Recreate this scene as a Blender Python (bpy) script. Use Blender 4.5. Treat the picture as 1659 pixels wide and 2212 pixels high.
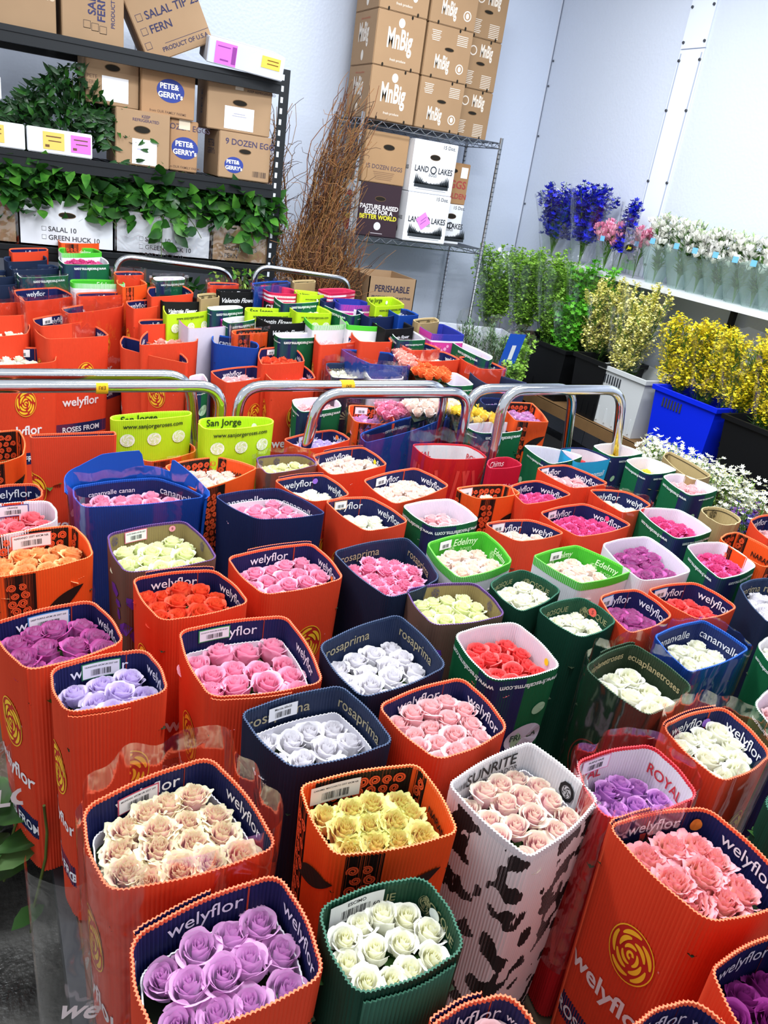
import bpy, bmesh, math, random
import numpy as np
from mathutils import Vector, Matrix, Euler, Quaternion
for o in list(bpy.data.objects): bpy.data.objects.remove(o)
SC = bpy.context.scene
COL = SC.collection
# ------------------------------------------------ camera (photo frame 1659 x 2212)
FPX, PX, PY, CAMZ = 1661.0, 829.5, 1106.0, 1.65
RW = np.array([[0.88684247, -0.06439458, 0.45756287],
               [-0.44065705, -0.41582976, 0.79555451],
               [0.13903886, -0.90715983, -0.39715142]])      # rows: world X, Y, Z in camera axes (right, down, forward)
cam_d = bpy.data.cameras.new('camera'); cam = bpy.data.objects.new('camera', cam_d); COL.objects.link(cam)
cam_d.sensor_fit = 'HORIZONTAL'; cam_d.sensor_width = 36.0; cam_d.lens = 36.0 * FPX / 1659.0
cam_d.clip_start = 0.02; cam_d.clip_end = 60
R3 = Matrix(((RW[0, 0], -RW[0, 1], -RW[0, 2]), (RW[1, 0], -RW[1, 1], -RW[1, 2]), (RW[2, 0], -RW[2, 1], -RW[2, 2])))
cam.matrix_world = Matrix.Translation((0, 0, CAMZ)) @ R3.to_4x4()
SC.camera = cam
# ------------------------------------------------ world, lamps, exposure
world = bpy.data.worlds.new('world'); SC.world = world; world.use_nodes = True
bgn = world.node_tree.nodes['Background']; bgn.inputs[0].default_value = (0.90, 0.95, 1.0, 1); bgn.inputs[1].default_value = 0.58
def area(name, loc, sx, sy, energy, rot=(0, 0, 0), col=(0.95, 0.98, 1.0)):
    l = bpy.data.lights.new(name, 'AREA'); l.shape = 'RECTANGLE'; l.size = sx; l.size_y = sy; l.energy = energy; l.color = col
    o = bpy.data.objects.new(name, l); COL.objects.link(o); o.location = loc; o.rotation_euler = rot
    return o
area('ceiling_tube_light', (0.9, 0.7, 3.3), 1.3, 0.35, 58)
area('ceiling_tube_light', (1.2, 2.6, 3.3), 1.3, 0.35, 58)
area('ceiling_tube_light', (2.7, 1.6, 3.3), 1.3, 0.35, 36)
area('ceiling_tube_light', (2.4, 3.8, 3.3), 1.3, 0.35, 36)
area('ceiling_tube_light', (-0.8, 2.2, 3.3), 1.3, 0.35, 40)
vs = SC.view_settings
vs.view_transform = 'Standard'; vs.look = 'None'; vs.gamma = 1.0; vs.use_curve_mapping = False; vs.exposure = 0.50
# ------------------------------------------------ pixel -> place helpers (design aid)
def ray(px, py): return RW @ np.array([px - PX, py - PY, FPX])
def atz(px, py, z):
    r = ray(px, py); k = (z - CAMZ) / r[2]; return np.array([r[0] * k, r[1] * k, z])
def aty(px, py, y):
    r = ray(px, py); k = y / r[1]; return np.array([r[0] * k, y, CAMZ + r[2] * k])
def atx(px, py, x):
    r = ray(px, py); k = x / r[0]; return np.array([x, r[1] * k, CAMZ + r[2] * k])
def horizon(px): return 395 + 0.153 * (px - 938)
# ------------------------------------------------ materials
def lin(h):
    if isinstance(h, (tuple, list)): return tuple(h)[:3]
    v = [int(h[i:i + 2], 16) / 255 for i in (0, 2, 4)]
    return tuple(c / 12.92 if c <= 0.04045 else ((c + 0.055) / 1.055) ** 2.4 for c in v)
_M = {}
def mat(hexc, rough=0.6, metal=0.0, noise=0.0, scale=30, bump=0.0, spec=0.35, kind=''):
    key = (hexc, rough, metal, noise, scale, bump, spec, kind)
    if key in _M: return _M[key]
    m = bpy.data.materials.new('m_' + hexc + kind); m.use_nodes = True; nt = m.node_tree; b = nt.nodes['Principled BSDF']
    c = lin(hexc)
    b.inputs['Base Color'].default_value = (*c, 1); b.inputs['Roughness'].default_value = rough; b.inputs['Metallic'].default_value = metal
    b.inputs['Specular IOR Level'].default_value = spec
    if noise or bump:
        tc = nt.nodes.new('ShaderNodeTexCoord'); nz = nt.nodes.new('ShaderNodeTexNoise'); nz.inputs['Scale'].default_value = scale; nz.inputs['Detail'].default_value = 5
        nt.links.new(tc.outputs['Object'], nz.inputs['Vector'])
        if noise:
            mx = nt.nodes.new('ShaderNodeMix'); mx.data_type = 'RGBA'
            mx.inputs['A'].default_value = (*[x * (1 - noise) for x in c], 1); mx.inputs['B'].default_value = (*[min(1, x * (1 + noise)) for x in c], 1)
            nt.links.new(nz.outputs['Fac'], mx.inputs['Factor']); nt.links.new(mx.outputs['Result'], b.inputs['Base Color'])
        if bump:
            bp = nt.nodes.new('ShaderNodeBump'); bp.inputs['Strength'].default_value = bump; bp.inputs['Distance'].default_value = 0.01
            nt.links.new(nz.outputs['Fac'], bp.inputs['Height']); nt.links.new(bp.outputs['Normal'], b.inputs['Normal'])
    _M[key] = m; return m
def card(h): return mat(h, 0.55, 0, 0.05, 60, 0, 0.3)
def ink(h): return mat(h, 0.6, kind='ink')
def film_mat(tint='ffffff', gloss=0.16, name='clear_film'):
    key = ('film', tint, gloss)
    if key in _M: return _M[key]
    m = bpy.data.materials.new(name); m.use_nodes = True; nt = m.node_tree; nt.nodes.clear()
    out = nt.nodes.new('ShaderNodeOutputMaterial'); tr = nt.nodes.new('ShaderNodeBsdfTransparent'); gl = nt.nodes.new('ShaderNodeBsdfGlossy')
    tr.inputs[0].default_value = (*lin(tint), 1); gl.inputs[0].default_value = (1, 1, 1, 1); gl.inputs['Roughness'].default_value = 0.14
    mx = nt.nodes.new('ShaderNodeMixShader'); lw = nt.nodes.new('ShaderNodeLayerWeight'); lw.inputs[0].default_value = 0.35
    mr = nt.nodes.new('ShaderNodeMapRange'); mr.inputs['To Min'].default_value = gloss * 0.55; mr.inputs['To Max'].default_value = min(1, gloss * 3.2)
    tc = nt.nodes.new('ShaderNodeTexCoord'); nz = nt.nodes.new('ShaderNodeTexNoise'); nz.inputs['Scale'].default_value = 11; nz.inputs['Detail'].default_value = 1.5; nz.inputs['Distortion'].default_value = 1.2
    bp = nt.nodes.new('ShaderNodeBump'); bp.inputs['Strength'].default_value = 0.45; bp.inputs['Distance'].default_value = 0.02
    nt.links.new(tc.outputs['Object'], nz.inputs['Vector']); nt.links.new(nz.outputs['Fac'], bp.inputs['Height'])
    nt.links.new(bp.outputs['Normal'], gl.inputs['Normal']); nt.links.new(bp.outputs['Normal'], lw.inputs['Normal'])
    nt.links.new(lw.outputs['Facing'], mr.inputs['Value']); nt.links.new(mr.outputs['Result'], mx.inputs[0])
    nt.links.new(tr.outputs[0], mx.inputs[1]); nt.links.new(gl.outputs[0], mx.inputs[2]); nt.links.new(mx.outputs[0], out.inputs[0])
    _M[key] = m; return m
def leafy(h, h2=None, trans=0.25, rough=0.5):
    key = ('leaf', h, h2, trans)
    if key in _M: return _M[key]
    m = bpy.data.materials.new('leaf_' + h); m.use_nodes = True; nt = m.node_tree; b = nt.nodes['Principled BSDF']
    b.inputs['Roughness'].default_value = rough; b.inputs['Specular IOR Level'].default_value = 0.35
    tc = nt.nodes.new('ShaderNodeTexCoord'); nz = nt.nodes.new('ShaderNodeTexNoise'); nz.inputs['Scale'].default_value = 14
    mx = nt.nodes.new('ShaderNodeMix'); mx.data_type = 'RGBA'
    mx.inputs['A'].default_value = (*lin(h), 1); mx.inputs['B'].default_value = (*lin(h2 or h), 1)
    cr = nt.nodes.new('ShaderNodeMapRange'); cr.inputs['From Min'].default_value = 0.35; cr.inputs['From Max'].default_value = 0.65
    nt.links.new(tc.outputs['Object'], nz.inputs['Vector']); nt.links.new(nz.outputs['Fac'], cr.inputs['Value']); nt.links.new(cr.outputs['Result'], mx.inputs['Factor'])
    nt.links.new(mx.outputs['Result'], b.inputs['Base Color'])
    tl = nt.nodes.new('ShaderNodeBsdfTranslucent'); nt.links.new(mx.outputs['Result'], tl.inputs[0])
    ms = nt.nodes.new('ShaderNodeMixShader'); ms.inputs[0].default_value = trans
    nt.links.new(b.outputs[0], ms.inputs[1]); nt.links.new(tl.outputs[0], ms.inputs[2]); nt.links.new(ms.outputs[0], nt.nodes['Material Output'].inputs[0])
    _M[key] = m; return m
def petal_mat(ci, co, ce, ef=0.8):
    key = ('petal', ci, co, ce, ef)
    if key in _M: return _M[key]
    def lt(h): c = lin(h); f = 0.13 * min(1, min(c) / 0.45); return tuple(x * (1 - f) + f * 0.97 for x in c)
    m = bpy.data.materials.new('petal_' + co); m.use_nodes = True; nt = m.node_tree; b = nt.nodes['Principled BSDF']
    b.inputs['Roughness'].default_value = 0.6; b.inputs['Specular IOR Level'].default_value = 0.2
    at = nt.nodes.new('ShaderNodeAttribute'); at.attribute_name = 'pc'; sp = nt.nodes.new('ShaderNodeSeparateColor')
    nt.links.new(at.outputs['Color'], sp.inputs[0])
    m1 = nt.nodes.new('ShaderNodeMix'); m1.data_type = 'RGBA'; m1.inputs['A'].default_value = (*lt(ci), 1); m1.inputs['B'].default_value = (*lt(co), 1)
    nt.links.new(sp.outputs['Green'], m1.inputs['Factor'])
    pw = nt.nodes.new('ShaderNodeMath'); pw.operation = 'POWER'; pw.inputs[1].default_value = 4.0; nt.links.new(sp.outputs['Red'], pw.inputs[0])
    ml = nt.nodes.new('ShaderNodeMath'); ml.operation = 'MULTIPLY'; ml.inputs[1].default_value = ef; nt.links.new(pw.outputs[0], ml.inputs[0])
    m2 = nt.nodes.new('ShaderNodeMix'); m2.data_type = 'RGBA'; m2.inputs['B'].default_value = (*lt(ce), 1)
    nt.links.new(ml.outputs[0], m2.inputs['Factor']); nt.links.new(m1.outputs['Result'], m2.inputs['A'])
    nt.links.new(m2.outputs['Result'], b.inputs['Base Color'])
    tl = nt.nodes.new('ShaderNodeBsdfTranslucent'); nt.links.new(m2.outputs['Result'], tl.inputs[0])
    ms = nt.nodes.new('ShaderNodeMixShader'); ms.inputs[0].default_value = 0.3
    nt.links.new(b.outputs[0], ms.inputs[1]); nt.links.new(tl.outputs[0], ms.inputs[2]); nt.links.new(ms.outputs[0], nt.nodes['Material Output'].inputs[0])
    _M[key] = m; return m
# ------------------------------------------------ mesh builder
class MB:
    def __init__(s): s.v = []; s.f = []; s.m = []; s.sm = []; s.mats = []; s.n = 0
    def slot(s, m):
        if m not in s.mats: s.mats.append(m)
        return s.mats.index(m)
    def add(s, verts, faces, m, smooth=False):
        k = s.slot(m); n = s.n
        s.v.append(np.asarray(verts, float).reshape(-1, 3)); s.n += len(s.v[-1])
        for f in faces: s.f.append(tuple(int(i) + n for i in f))
        s.m += [k] * len(faces); s.sm += [smooth] * len(faces)
    def grid(s, P, m, smooth=True, wrap=False):
        nr, nc = P.shape[:2]; F = []
        for i in range(nr - 1):
            for j in range(nc if wrap else nc - 1):
                a = i * nc + j; b = i * nc + (j + 1) % nc
                F.append((a, b, b + nc, a + nc))
        s.add(P.reshape(-1, 3), F, m, smooth)
    def box(s, x0, x1, y0, y1, z0, z1, m):
        V = [(x, y, z) for z in (z0, z1) for y in (y0, y1) for x in (x0, x1)]
        s.add(V, [(0, 2, 3, 1), (4, 5, 7, 6), (0, 1, 5, 4), (2, 6, 7, 3), (0, 4, 6, 2), (1, 3, 7, 5)], m)
    def tube(s, pts, r, m, n=8, caps=True):
        pts = [np.asarray(p, float) for p in pts]; rings = []
        rr = r if isinstance(r, (list, tuple)) else [r] * len(pts)
        up = None
        for i, p in enumerate(pts):
            t = pts[min(i + 1, len(pts) - 1)] - pts[max(i - 1, 0)]; t = t / (np.linalg.norm(t) + 1e-9)
            if up is None:
                up = np.array([0, 0, 1.0]) if abs(t[2]) < 0.9 else np.array([1.0, 0, 0])
            a = np.cross(t, up); a /= (np.linalg.norm(a) + 1e-9); b = np.cross(a, t); up = b
            rings.append([p + rr[i] * (math.cos(q) * a + math.sin(q) * b) for q in [2 * math.pi * k / n for k in range(n)]])
        s.grid(np.array(rings), m, True, True)
        if caps:
            k = s.n - n * len(pts); sl = s.slot(m)
            s.f += [tuple(range(k, k + n)), tuple(range(s.n - n, s.n))]; s.m += [sl] * 2; s.sm += [False] * 2
    def build(s, name, parent=None, origin=None):
        V = np.concatenate(s.v) if s.v else np.zeros((0, 3))
        if origin is not None: V = V - np.asarray(origin, float)
        me = bpy.data.meshes.new(name); me.from_pydata(V.tolist(), [], s.f)
        for m in s.mats: me.materials.append(m)
        me.polygons.foreach_set('material_index', s.m); me.polygons.foreach_set('use_smooth', s.sm); me.update()
        o = bpy.data.objects.new(name, me); COL.objects.link(o)
        if parent is not None: o.parent = parent
        elif origin is not None: o.location = origin
        return o
def tag(o, label, cat, group=None):
    o['label'] = label; o['category'] = cat
    if group: o['group'] = group
    return o
def empty(name, loc, label, cat, group=None, rot=(0, 0, 0)):
    o = bpy.data.objects.new(name, None); COL.objects.link(o); o.location = tuple(float(q) for q in loc); o.rotation_euler = rot; o.empty_display_size = 0.1
    return tag(o, label, cat, group)
# ------------------------------------------------ flat shapes for print
_T = {}
def text2d(s, bold=0.0, shear=0.0):
    key = (s, bold, shear)
    if key not in _T:
        cu = bpy.data.curves.new('t', 'FONT'); cu.body = s; cu.size = 1.0; cu.offset = bold; cu.shear = shear; cu.resolution_u = 3; cu.align_x = 'CENTER'; cu.align_y = 'CENTER'
        ob = bpy.data.objects.new('t', cu); me = bpy.data.meshes.new_from_object(ob)
        v = np.array([(p.co.x, p.co.y) for p in me.vertices]).reshape(-1, 2); f = [tuple(p.vertices) for p in me.polygons]
        bpy.data.objects.remove(ob); bpy.data.curves.remove(cu); bpy.data.meshes.remove(me)
        if len(v): v = v - (v.max(0) + v.min(0)) / 2
        _T[key] = (v / 0.70, f)
    return _T[key]
def rect2d(w, h, nx=1, ny=1, x=0, y=0):
    v = [(x - w / 2 + w * i / nx, y - h / 2 + h * j / ny) for j in range(ny + 1) for i in range(nx + 1)]
    f = [(j * (nx + 1) + i, j * (nx + 1) + i + 1, (j + 1) * (nx + 1) + i + 1, (j + 1) * (nx + 1) + i) for j in range(ny) for i in range(nx)]
    return np.array(v), f
def ellipse2d(rx, ry, x=0, y=0, n=24):
    v = [(x, y)] + [(x + rx * math.cos(2 * math.pi * k / n), y + ry * math.sin(2 * math.pi * k / n)) for k in range(n)]
    return np.array(v), [(0, 1 + k, 1 + (k + 1) % n) for k in range(n)]
def strip2d(pts, w):
    P = np.array(pts, float); n = len(P); w = np.array(w if hasattr(w, '__len__') else [w] * n); T = np.gradient(P, axis=0); T /= np.linalg.norm(T, axis=1)[:, None] + 1e-9
    N = np.stack([-T[:, 1], T[:, 0]], 1); v = np.concatenate([P + N * w[:, None] / 2, P - N * w[:, None] / 2])
    return v, [(i, i + 1, n + i + 1, n + i) for i in range(n - 1)]
def merge2d(L):
    V = []; F = []; k = 0
    for v, f in L:
        V.append(v); F += [tuple(i + k for i in q) for q in f]; k += len(v)
    return (np.concatenate(V) if V else np.zeros((0, 2))), F
def arc(r, a0, a1, n=14, x=0, y=0, sq=1.0): return [(x + r * math.cos(a0 + (a1 - a0) * i / n), y + sq * r * math.sin(a0 + (a1 - a0) * i / n)) for i in range(n + 1)]
def spiral2d(turns=2.1, w=0.13):
    n = 26; return strip2d([((0.08 + 0.37 * i / n) * math.cos(2 * math.pi * turns * i / n), (0.08 + 0.37 * i / n) * math.sin(2 * math.pi * turns * i / n)) for i in range(n + 1)], w)
SPIRAL = spiral2d()
def swirls(w, h, cell, seed=0):
    rn = random.Random(seed); L = []; j = 0; y = -h / 2 + cell / 2
    while y < h / 2 - cell * 0.3:
        x = -w / 2 + cell / 2 + (0.3 * cell if j % 2 else 0)
        while x < w / 2 - cell * 0.3:
            a = rn.random() * 6.28; k = cell * rn.uniform(0.85, 1.12); fl = rn.choice((-1, 1)); v, f = SPIRAL; c, s = math.cos(a), math.sin(a)
            q = np.stack([(v[:, 0] * c - v[:, 1] * s) * fl, v[:, 0] * s + v[:, 1] * c], 1) * k + (x, y); L.append((q, f)); x += cell
        y += cell * 0.92; j += 1
    return merge2d(L)
def rose_emblem():
    L = []; rn = random.Random(4)
    for R, n, w, sp in ((0.86, 5, 0.17, 0.95), (0.60, 4, 0.17, 0.9), (0.36, 3, 0.14, 0.88)):
        for k in range(n):
            a0 = 2 * math.pi * k / n + R * 3; a1 = a0 + 2 * math.pi / n * sp - 0.12; pts = arc(R, a0, a1, 12); P = np.array(pts)
            P *= np.linspace(1.0, 0.86, len(P))[:, None]
            L.append(strip2d(P, [w * math.sin(math.pi * min(1, (i + 1) / 13.5)) ** 0.6 for i in range(13)]))
    L.append(strip2d(arc(0.12, 0, 5, 12), 0.1))
    ring = strip2d(arc(1.0, 0, 2 * math.pi, 36), 0.045)
    v, f = merge2d(L + [ring]); return v * (1.0, 1.12), f
EMB = rose_emblem()
def barcode2d(w, h, seed=1):
    rn = random.Random(seed); x = -w / 2; L = []
    while x < w / 2:
        b = rn.choice((0.4, 0.8, 1.3)) * w / 40; L.append(rect2d(b, h, 1, 1, x + b / 2)); x += b + rn.choice((0.6, 1.0, 1.5)) * w / 40
    return merge2d(L)
def planar_stamp(mb, sh, O, ux, uy, x, y, sc, m, rot=0.0, off=0.0008):
    v, f = sh; c, s = math.cos(rot), math.sin(rot); n = np.cross(ux, uy)
    q = np.stack([v[:, 0] * c - v[:, 1] * s, v[:, 0] * s + v[:, 1] * c], 1) * sc + (x, y)
    mb.add(np.asarray(O) + q[:, :1] * ux + q[:, 1:] * uy + n * off, f, m)
# ------------------------------------------------ the room
def structure(o): o['kind'] = 'structure'; return o
WX, WY = 4.05, 5.55
def wall_mat(h, name):
    m = bpy.data.materials.new(name); m.use_nodes = True; nt = m.node_tree; b = nt.nodes['Principled BSDF']
    b.inputs['Base Color'].default_value = (*lin(h), 1); b.inputs['Roughness'].default_value = 0.32; b.inputs['Specular IOR Level'].default_value = 0.5
    tc = nt.nodes.new('ShaderNodeTexCoord'); v = nt.nodes.new('ShaderNodeTexVoronoi'); v.inputs['Scale'].default_value = 55; bp = nt.nodes.new('ShaderNodeBump'); bp.inputs['Strength'].default_value = 0.22; bp.inputs['Distance'].default_value = 0.004
    nt.links.new(tc.outputs['Object'], v.inputs['Vector']); nt.links.new(v.outputs['Distance'], bp.inputs['Height']); nt.links.new(bp.outputs['Normal'], b.inputs['Normal'])
    return m
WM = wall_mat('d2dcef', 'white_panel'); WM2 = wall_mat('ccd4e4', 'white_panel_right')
b = MB(); b.box(-3.0, WX + 0.1, WY, WY + 0.1, 0, 4.0, WM); structure(b.build('wall_back'))
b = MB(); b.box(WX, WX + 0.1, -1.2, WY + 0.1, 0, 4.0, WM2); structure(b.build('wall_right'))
fm = bpy.data.materials.new('concrete'); fm.use_nodes = True; nt = fm.node_tree; pb = nt.nodes['Principled BSDF']
tc = nt.nodes.new('ShaderNodeTexCoord'); n1 = nt.nodes.new('ShaderNodeTexNoise'); n1.inputs['Scale'].default_value = 3.5; n1.inputs['Detail'].default_value = 8; n1.inputs['Roughness'].default_value = 0.7
cr = nt.nodes.new('ShaderNodeValToRGB'); cr.color_ramp.elements[0].position = 0.35; cr.color_ramp.elements[0].color = (0.018, 0.018, 0.018, 1); cr.color_ramp.elements[1].position = 0.7; cr.color_ramp.elements[1].color = (0.13, 0.125, 0.115, 1)
rr = nt.nodes.new('ShaderNodeMapRange'); rr.inputs['From Min'].default_value = 0.4; rr.inputs['From Max'].default_value = 0.6; rr.inputs['To Min'].default_value = 0.18; rr.inputs['To Max'].default_value = 0.7
n2 = nt.nodes.new('ShaderNodeTexNoise'); n2.inputs['Scale'].default_value = 90; bp = nt.nodes.new('ShaderNodeBump'); bp.inputs['Strength'].default_value = 0.4; bp.inputs['Distance'].default_value = 0.005
nt.links.new(tc.outputs['Object'], n1.inputs['Vector']); nt.links.new(tc.outputs['Object'], n2.inputs['Vector']); nt.links.new(n1.outputs['Fac'], cr.inputs[0]); nt.links.new(cr.outputs[0], pb.inputs['Base Color'])
nt.links.new(n1.outputs['Fac'], rr.inputs['Value']); nt.links.new(rr.outputs['Result'], pb.inputs['Roughness']); nt.links.new(n2.outputs['Fac'], bp.inputs['Height']); nt.links.new(bp.outputs['Normal'], pb.inputs['Normal'])
b = MB(); b.box(-3.0, WX + 0.1, -1.2, WY + 0.1, -0.1, 0, fm); structure(b.build('floor'))
seam = mat('7a8294', 0.6); screw = mat('50545c', 0.4, 0.6)
b = MB(); b.box(WX - 0.006, WX, WY - 0.012, WY - 0.002, 0.0, 4.0, seam); b.box(WX - 0.012, WX - 0.001, WY - 0.006, WY - 0.0005, 0, 4.0, mat('dfe6f4', 0.4))
for z in (1.6, 2.1, 2.45, 2.62): b.tube([(WX - 0.004, WY - 0.03, z), (WX - 0.008, WY - 0.03, z)], 0.008, screw)
structure(b.build('trim_1'))
# panel joint cover strip on the right wall, with its screws
y1, y0 = 4.22, 4.02
b = MB(); b.box(WX - 0.010, WX, y0, y1, 0.0, 2.62, mat('dfe6f4', 0.3)); b.box(WX - 0.012, WX, y0, y1, 2.626, 4.0, mat('dfe6f4', 0.3))
for yy in (y0 + 0.015, y1 - 0.015):
    b.box(WX - 0.014, WX - 0.0101, yy - 0.003, yy + 0.003, 0, 2.6, mat('a9b2c6', 0.4))
    for z in (1.35, 1.86, 2.28, 2.56, 2.66, 2.85, 3.1): b.tube([(WX - 0.010, yy, z), (WX - 0.020, yy, z)], 0.0085, screw)
structure(b.build('trim_2'))
b = MB()
for x in (0.98, -0.24): b.box(x - 0.003, x + 0.003, WY - 0.004, WY, 0, 4.0, seam)
structure(b.build('trim_3'))

# ------------------------------------------------ cartons
UX, UY, UZ = np.array([1.0, 0, 0]), np.array([0, 1.0, 0]), np.array([0, 0, 1.0])
class Box:
    """closed or open carton; local frame centred on its base, front towards the aisle"""
    def __init__(s, name, cx, cy, z0, w, d, h, col, label, cat='box', group=None, rot=(0, 0, 0), open_top=False, thick=0.006):
        s.w, s.d, s.h = w, d, h; s.mb = MB(); m = col if not isinstance(col, str) else mat(col, 0.75, 0, 0.07, 9)
        s.root = empty(name, (cx, cy, z0), label, cat, group, rot); s.parts = []
        if open_top:
            t = thick; mi = m
            for a in ((-w / 2, w / 2, -d / 2, -d / 2 + t), (-w / 2, w / 2, d / 2 - t, d / 2), (-w / 2, -w / 2 + t, -d / 2, d / 2), (w / 2 - t, w / 2, -d / 2, d / 2)): s.mb.box(*a, 0, h, mi)
            s.mb.box(-w / 2, w / 2, -d / 2, d / 2, 0, t, mi)
        else:
            bm = bmesh.new(); bmesh.ops.create_cube(bm, size=1); bmesh.ops.scale(bm, vec=(w, d, h), verts=bm.verts); bmesh.ops.translate(bm, vec=(0, 0, h / 2), verts=bm.verts)
            bmesh.ops.bevel(bm, geom=list(bm.edges), offset=0.004, segments=2, affect='EDGES'); bm.verts.index_update()
            s.mb.add([tuple(v.co) for v in bm.verts], [tuple(v.index for v in f.verts) for f in bm.faces], m); bm.free()
            dk = mat('5c4630', 0.9); s.mb.box(-w / 2 + 0.01, w / 2 - 0.01, -0.0015, 0.0015, h - 0.001, h + 0.0006, dk)      # top flap joint
    def frame(s, face):
        w, d, h = s.w, s.d, s.h
        if face == 'F': return np.array([0, -d / 2, h / 2]), UX, UZ, w, h
        if face == 'L': return np.array([-w / 2, 0, h / 2]), -UY, UZ, d, h
        if face == 'R': return np.array([w / 2, 0, h / 2]), UY, UZ, d, h
    def st(s, face, sh, x, y, sc, m, rot=0, off=0.0008, mb=None):
        O, ux, uy, W, H = s.frame(face); planar_stamp(mb or s.mb, sh, O, ux, uy, x * W, y * H, sc, m, rot, off); return s
    def text(s, face, t, x, y, size, col='26264e', bold=0.01, shear=0, rot=0, sq=1.0, off=0.001):
        v, f = text2d(t, bold, shear); return s.st(face, (v * (sq, 1), f), x, y, size, ink(col), rot, off)
    def hole(s, face='F', x=0, y=0.25, w=0.08, h=0.03):  # flat dark ellipse paints the shade inside the hand hole, no recess
        s.st(face, ellipse2d(w / 2, h / 2, n=20), x, y, 1, mat('1c170f', 0.9), 0, 0.0006)
        s.st(face, strip2d(arc(w / 2 * 0.98, 0, 2 * math.pi, 24, sq=h / w), 0.003), x, y, 1, mat('6b5238', 0.9), 0, 0.001); return s
    def paper(s, face, x, y, w, h, col='f2f2f6', name='paper_label', rot=0, lines=(), lcol='30303a'):
        b = MB(); s.st(face, rect2d(w, h), x, y, 1, mat(col, 0.5), rot, 0.0015, b)
        O, ux, uy, W, H = s.frame(face)
        for (lx, ly, lw, lh) in lines: s.st(face, rect2d(lw * w, lh * h), x + lx * w / W, y + ly * h / H, 1, ink(lcol), rot, 0.0022, b)
        s.parts.append((name, b)); return s
    def done(s, body='box_body'):
        s.mb.build(body, s.root)
        for n, b in s.parts: b.build(n, s.root)
        return s.root
def px_box(pl, pr, py_b, py_t, Y):
    """front-face extents from the photo: left/right columns, bottom-left and top-left rows"""
    a = aty(pl, py_b, Y); c = aty(pr, py_b + 0.14 * (pr - pl), Y); t = aty(pl, py_t, Y); return a[0], c[0], a[2], t[2]
KR, KR2 = '9d8062', 'a9835c'
DECK_T, DECK_M, DECK_L = 2.05, 1.515, 1.065
# boltless black rack
BL = mat('1d2024', 0.45, 0.3); BLW = mat('33363b', 0.4, 0.5)
rk = empty('storage_rack', (0.4, 4.85, 0), 'black steel storage rack holding greens boxes and egg cartons against the back wall', 'rack')
def rk_part(n, b): return b.build(n, rk, None)
def rel(b, root):           # world-space mesh under an unrotated empty
    o = np.array(root.location); b.v = [q - o for q in b.v]; return b
for (x, y) in ((1.60, 4.58), (1.60, 5.08), (-0.85, 4.58), (-0.85, 5.08)):
    b = MB(); b.box(x - 0.028, x + 0.028, y - 0.004, y + 0.0, 0, 2.10, BL); b.box(x + 0.024, x + 0.028, y, y + 0.04, 0, 2.10, BL)
    for k in range(36):
        z = 0.12 + k * 0.055; b.box(x - 0.018, x - 0.004, y - 0.0046, y - 0.0041, z, z + 0.028, mat('c9ced8', 0.5)) if k % 1 == 0 else None
    rel(b, rk).build('post', rk)
for z in (DECK_T, DECK_M, DECK_L, 0.2):
    for y in (4.57, 5.05):
        b = MB(); b.box(-0.82, 1.575, y, y + 0.035, z - 0.075, z - 0.004, BL); b.box(-0.82, 1.575, y - 0.006, y, z - 0.03, z - 0.004, BL); rel(b, rk).build('beam', rk)
    b = MB()
    for k in range(9): xx = -0.8 + k * 0.29; b.box(xx, xx + 0.02, 4.6, 5.06, z - 0.02, z - 0.008, BL)
    for k in range(48): xx = -0.81 + k * 0.05; b.tube([(xx, 4.59, z - 0.004), (xx, 5.07, z - 0.004)], 0.0022, BLW, 4)
    for k in range(6): yy = 4.62 + k * 0.085; b.tube([(-0.81, yy, z - 0.008), (1.57, yy, z - 0.008)], 0.0022, BLW, 4)
    rel(b, rk).build('wire_deck', rk)
    for x in (1.585, -0.85):
        b = MB(); b.box(x - 0.01, x + 0.02, 4.6, 5.08, z - 0.06, z - 0.01, BL); rel(b, rk).build('side_beam', rk)
def sq_out(s): return strip2d([(-s, -s), (s, -s), (s, s), (-s, s), (-s, -s), (s, -s)], s * 0.16)
def greens_print(B, face, lines, y0=0.05, size=0.03, col='26264e', x=-0.1, boxes=True):
    for i, t in enumerate(lines):
        v, f = text2d(t, 0.012); wd = (v[:, 0].max()) * size; W = B.frame(face)[3]
        B.st(face, (v, f), x + wd / W, y0 - i * size * 1.75 / B.h, size, ink(col), 0, 0.001)
        if boxes: B.st(face, sq_out(size * 0.42), x - size * 0.9 / W, y0 - i * size * 1.75 / B.h, 1, ink(col), 0, 0.001)
# top shelf
B = Box('cardboard_box', 0.24, 4.86, DECK_T, 0.42, 0.4, 0.30, KR, 'kraft box at the far left end of the top rack shelf', group='kraft boxes on the top rack shelf')
B.text('F', 'GREENS', 0.25, 0.02, 0.04, 'c8b39a'); B.done()
B = Box('cardboard_box', 0.62, 4.86, DECK_T, 0.29, 0.4, 0.32, KR, 'kraft box standing on end on the top shelf, ticked squares low on its front', group='kraft boxes on the top rack shelf')
B.text('F', 'SALAL TIP', -0.02, 0.22, 0.036, '2a2a58', 0.02, rot=math.pi / 2); B.text('F', 'FERN', 0.13, -0.02, 0.036, '2a2a58', 0.02, rot=math.pi / 2); B.text('F', 'PRODUCT OF U.S.A.', 0.32, 0.1, 0.018, '2a2a58', rot=math.pi / 2)
for i in range(3): B.st('F', sq_out(0.016), -0.1 + 0.13 * i, -0.27 - 0.02 * i, 1, ink('3a3030'))
B.done()
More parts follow.
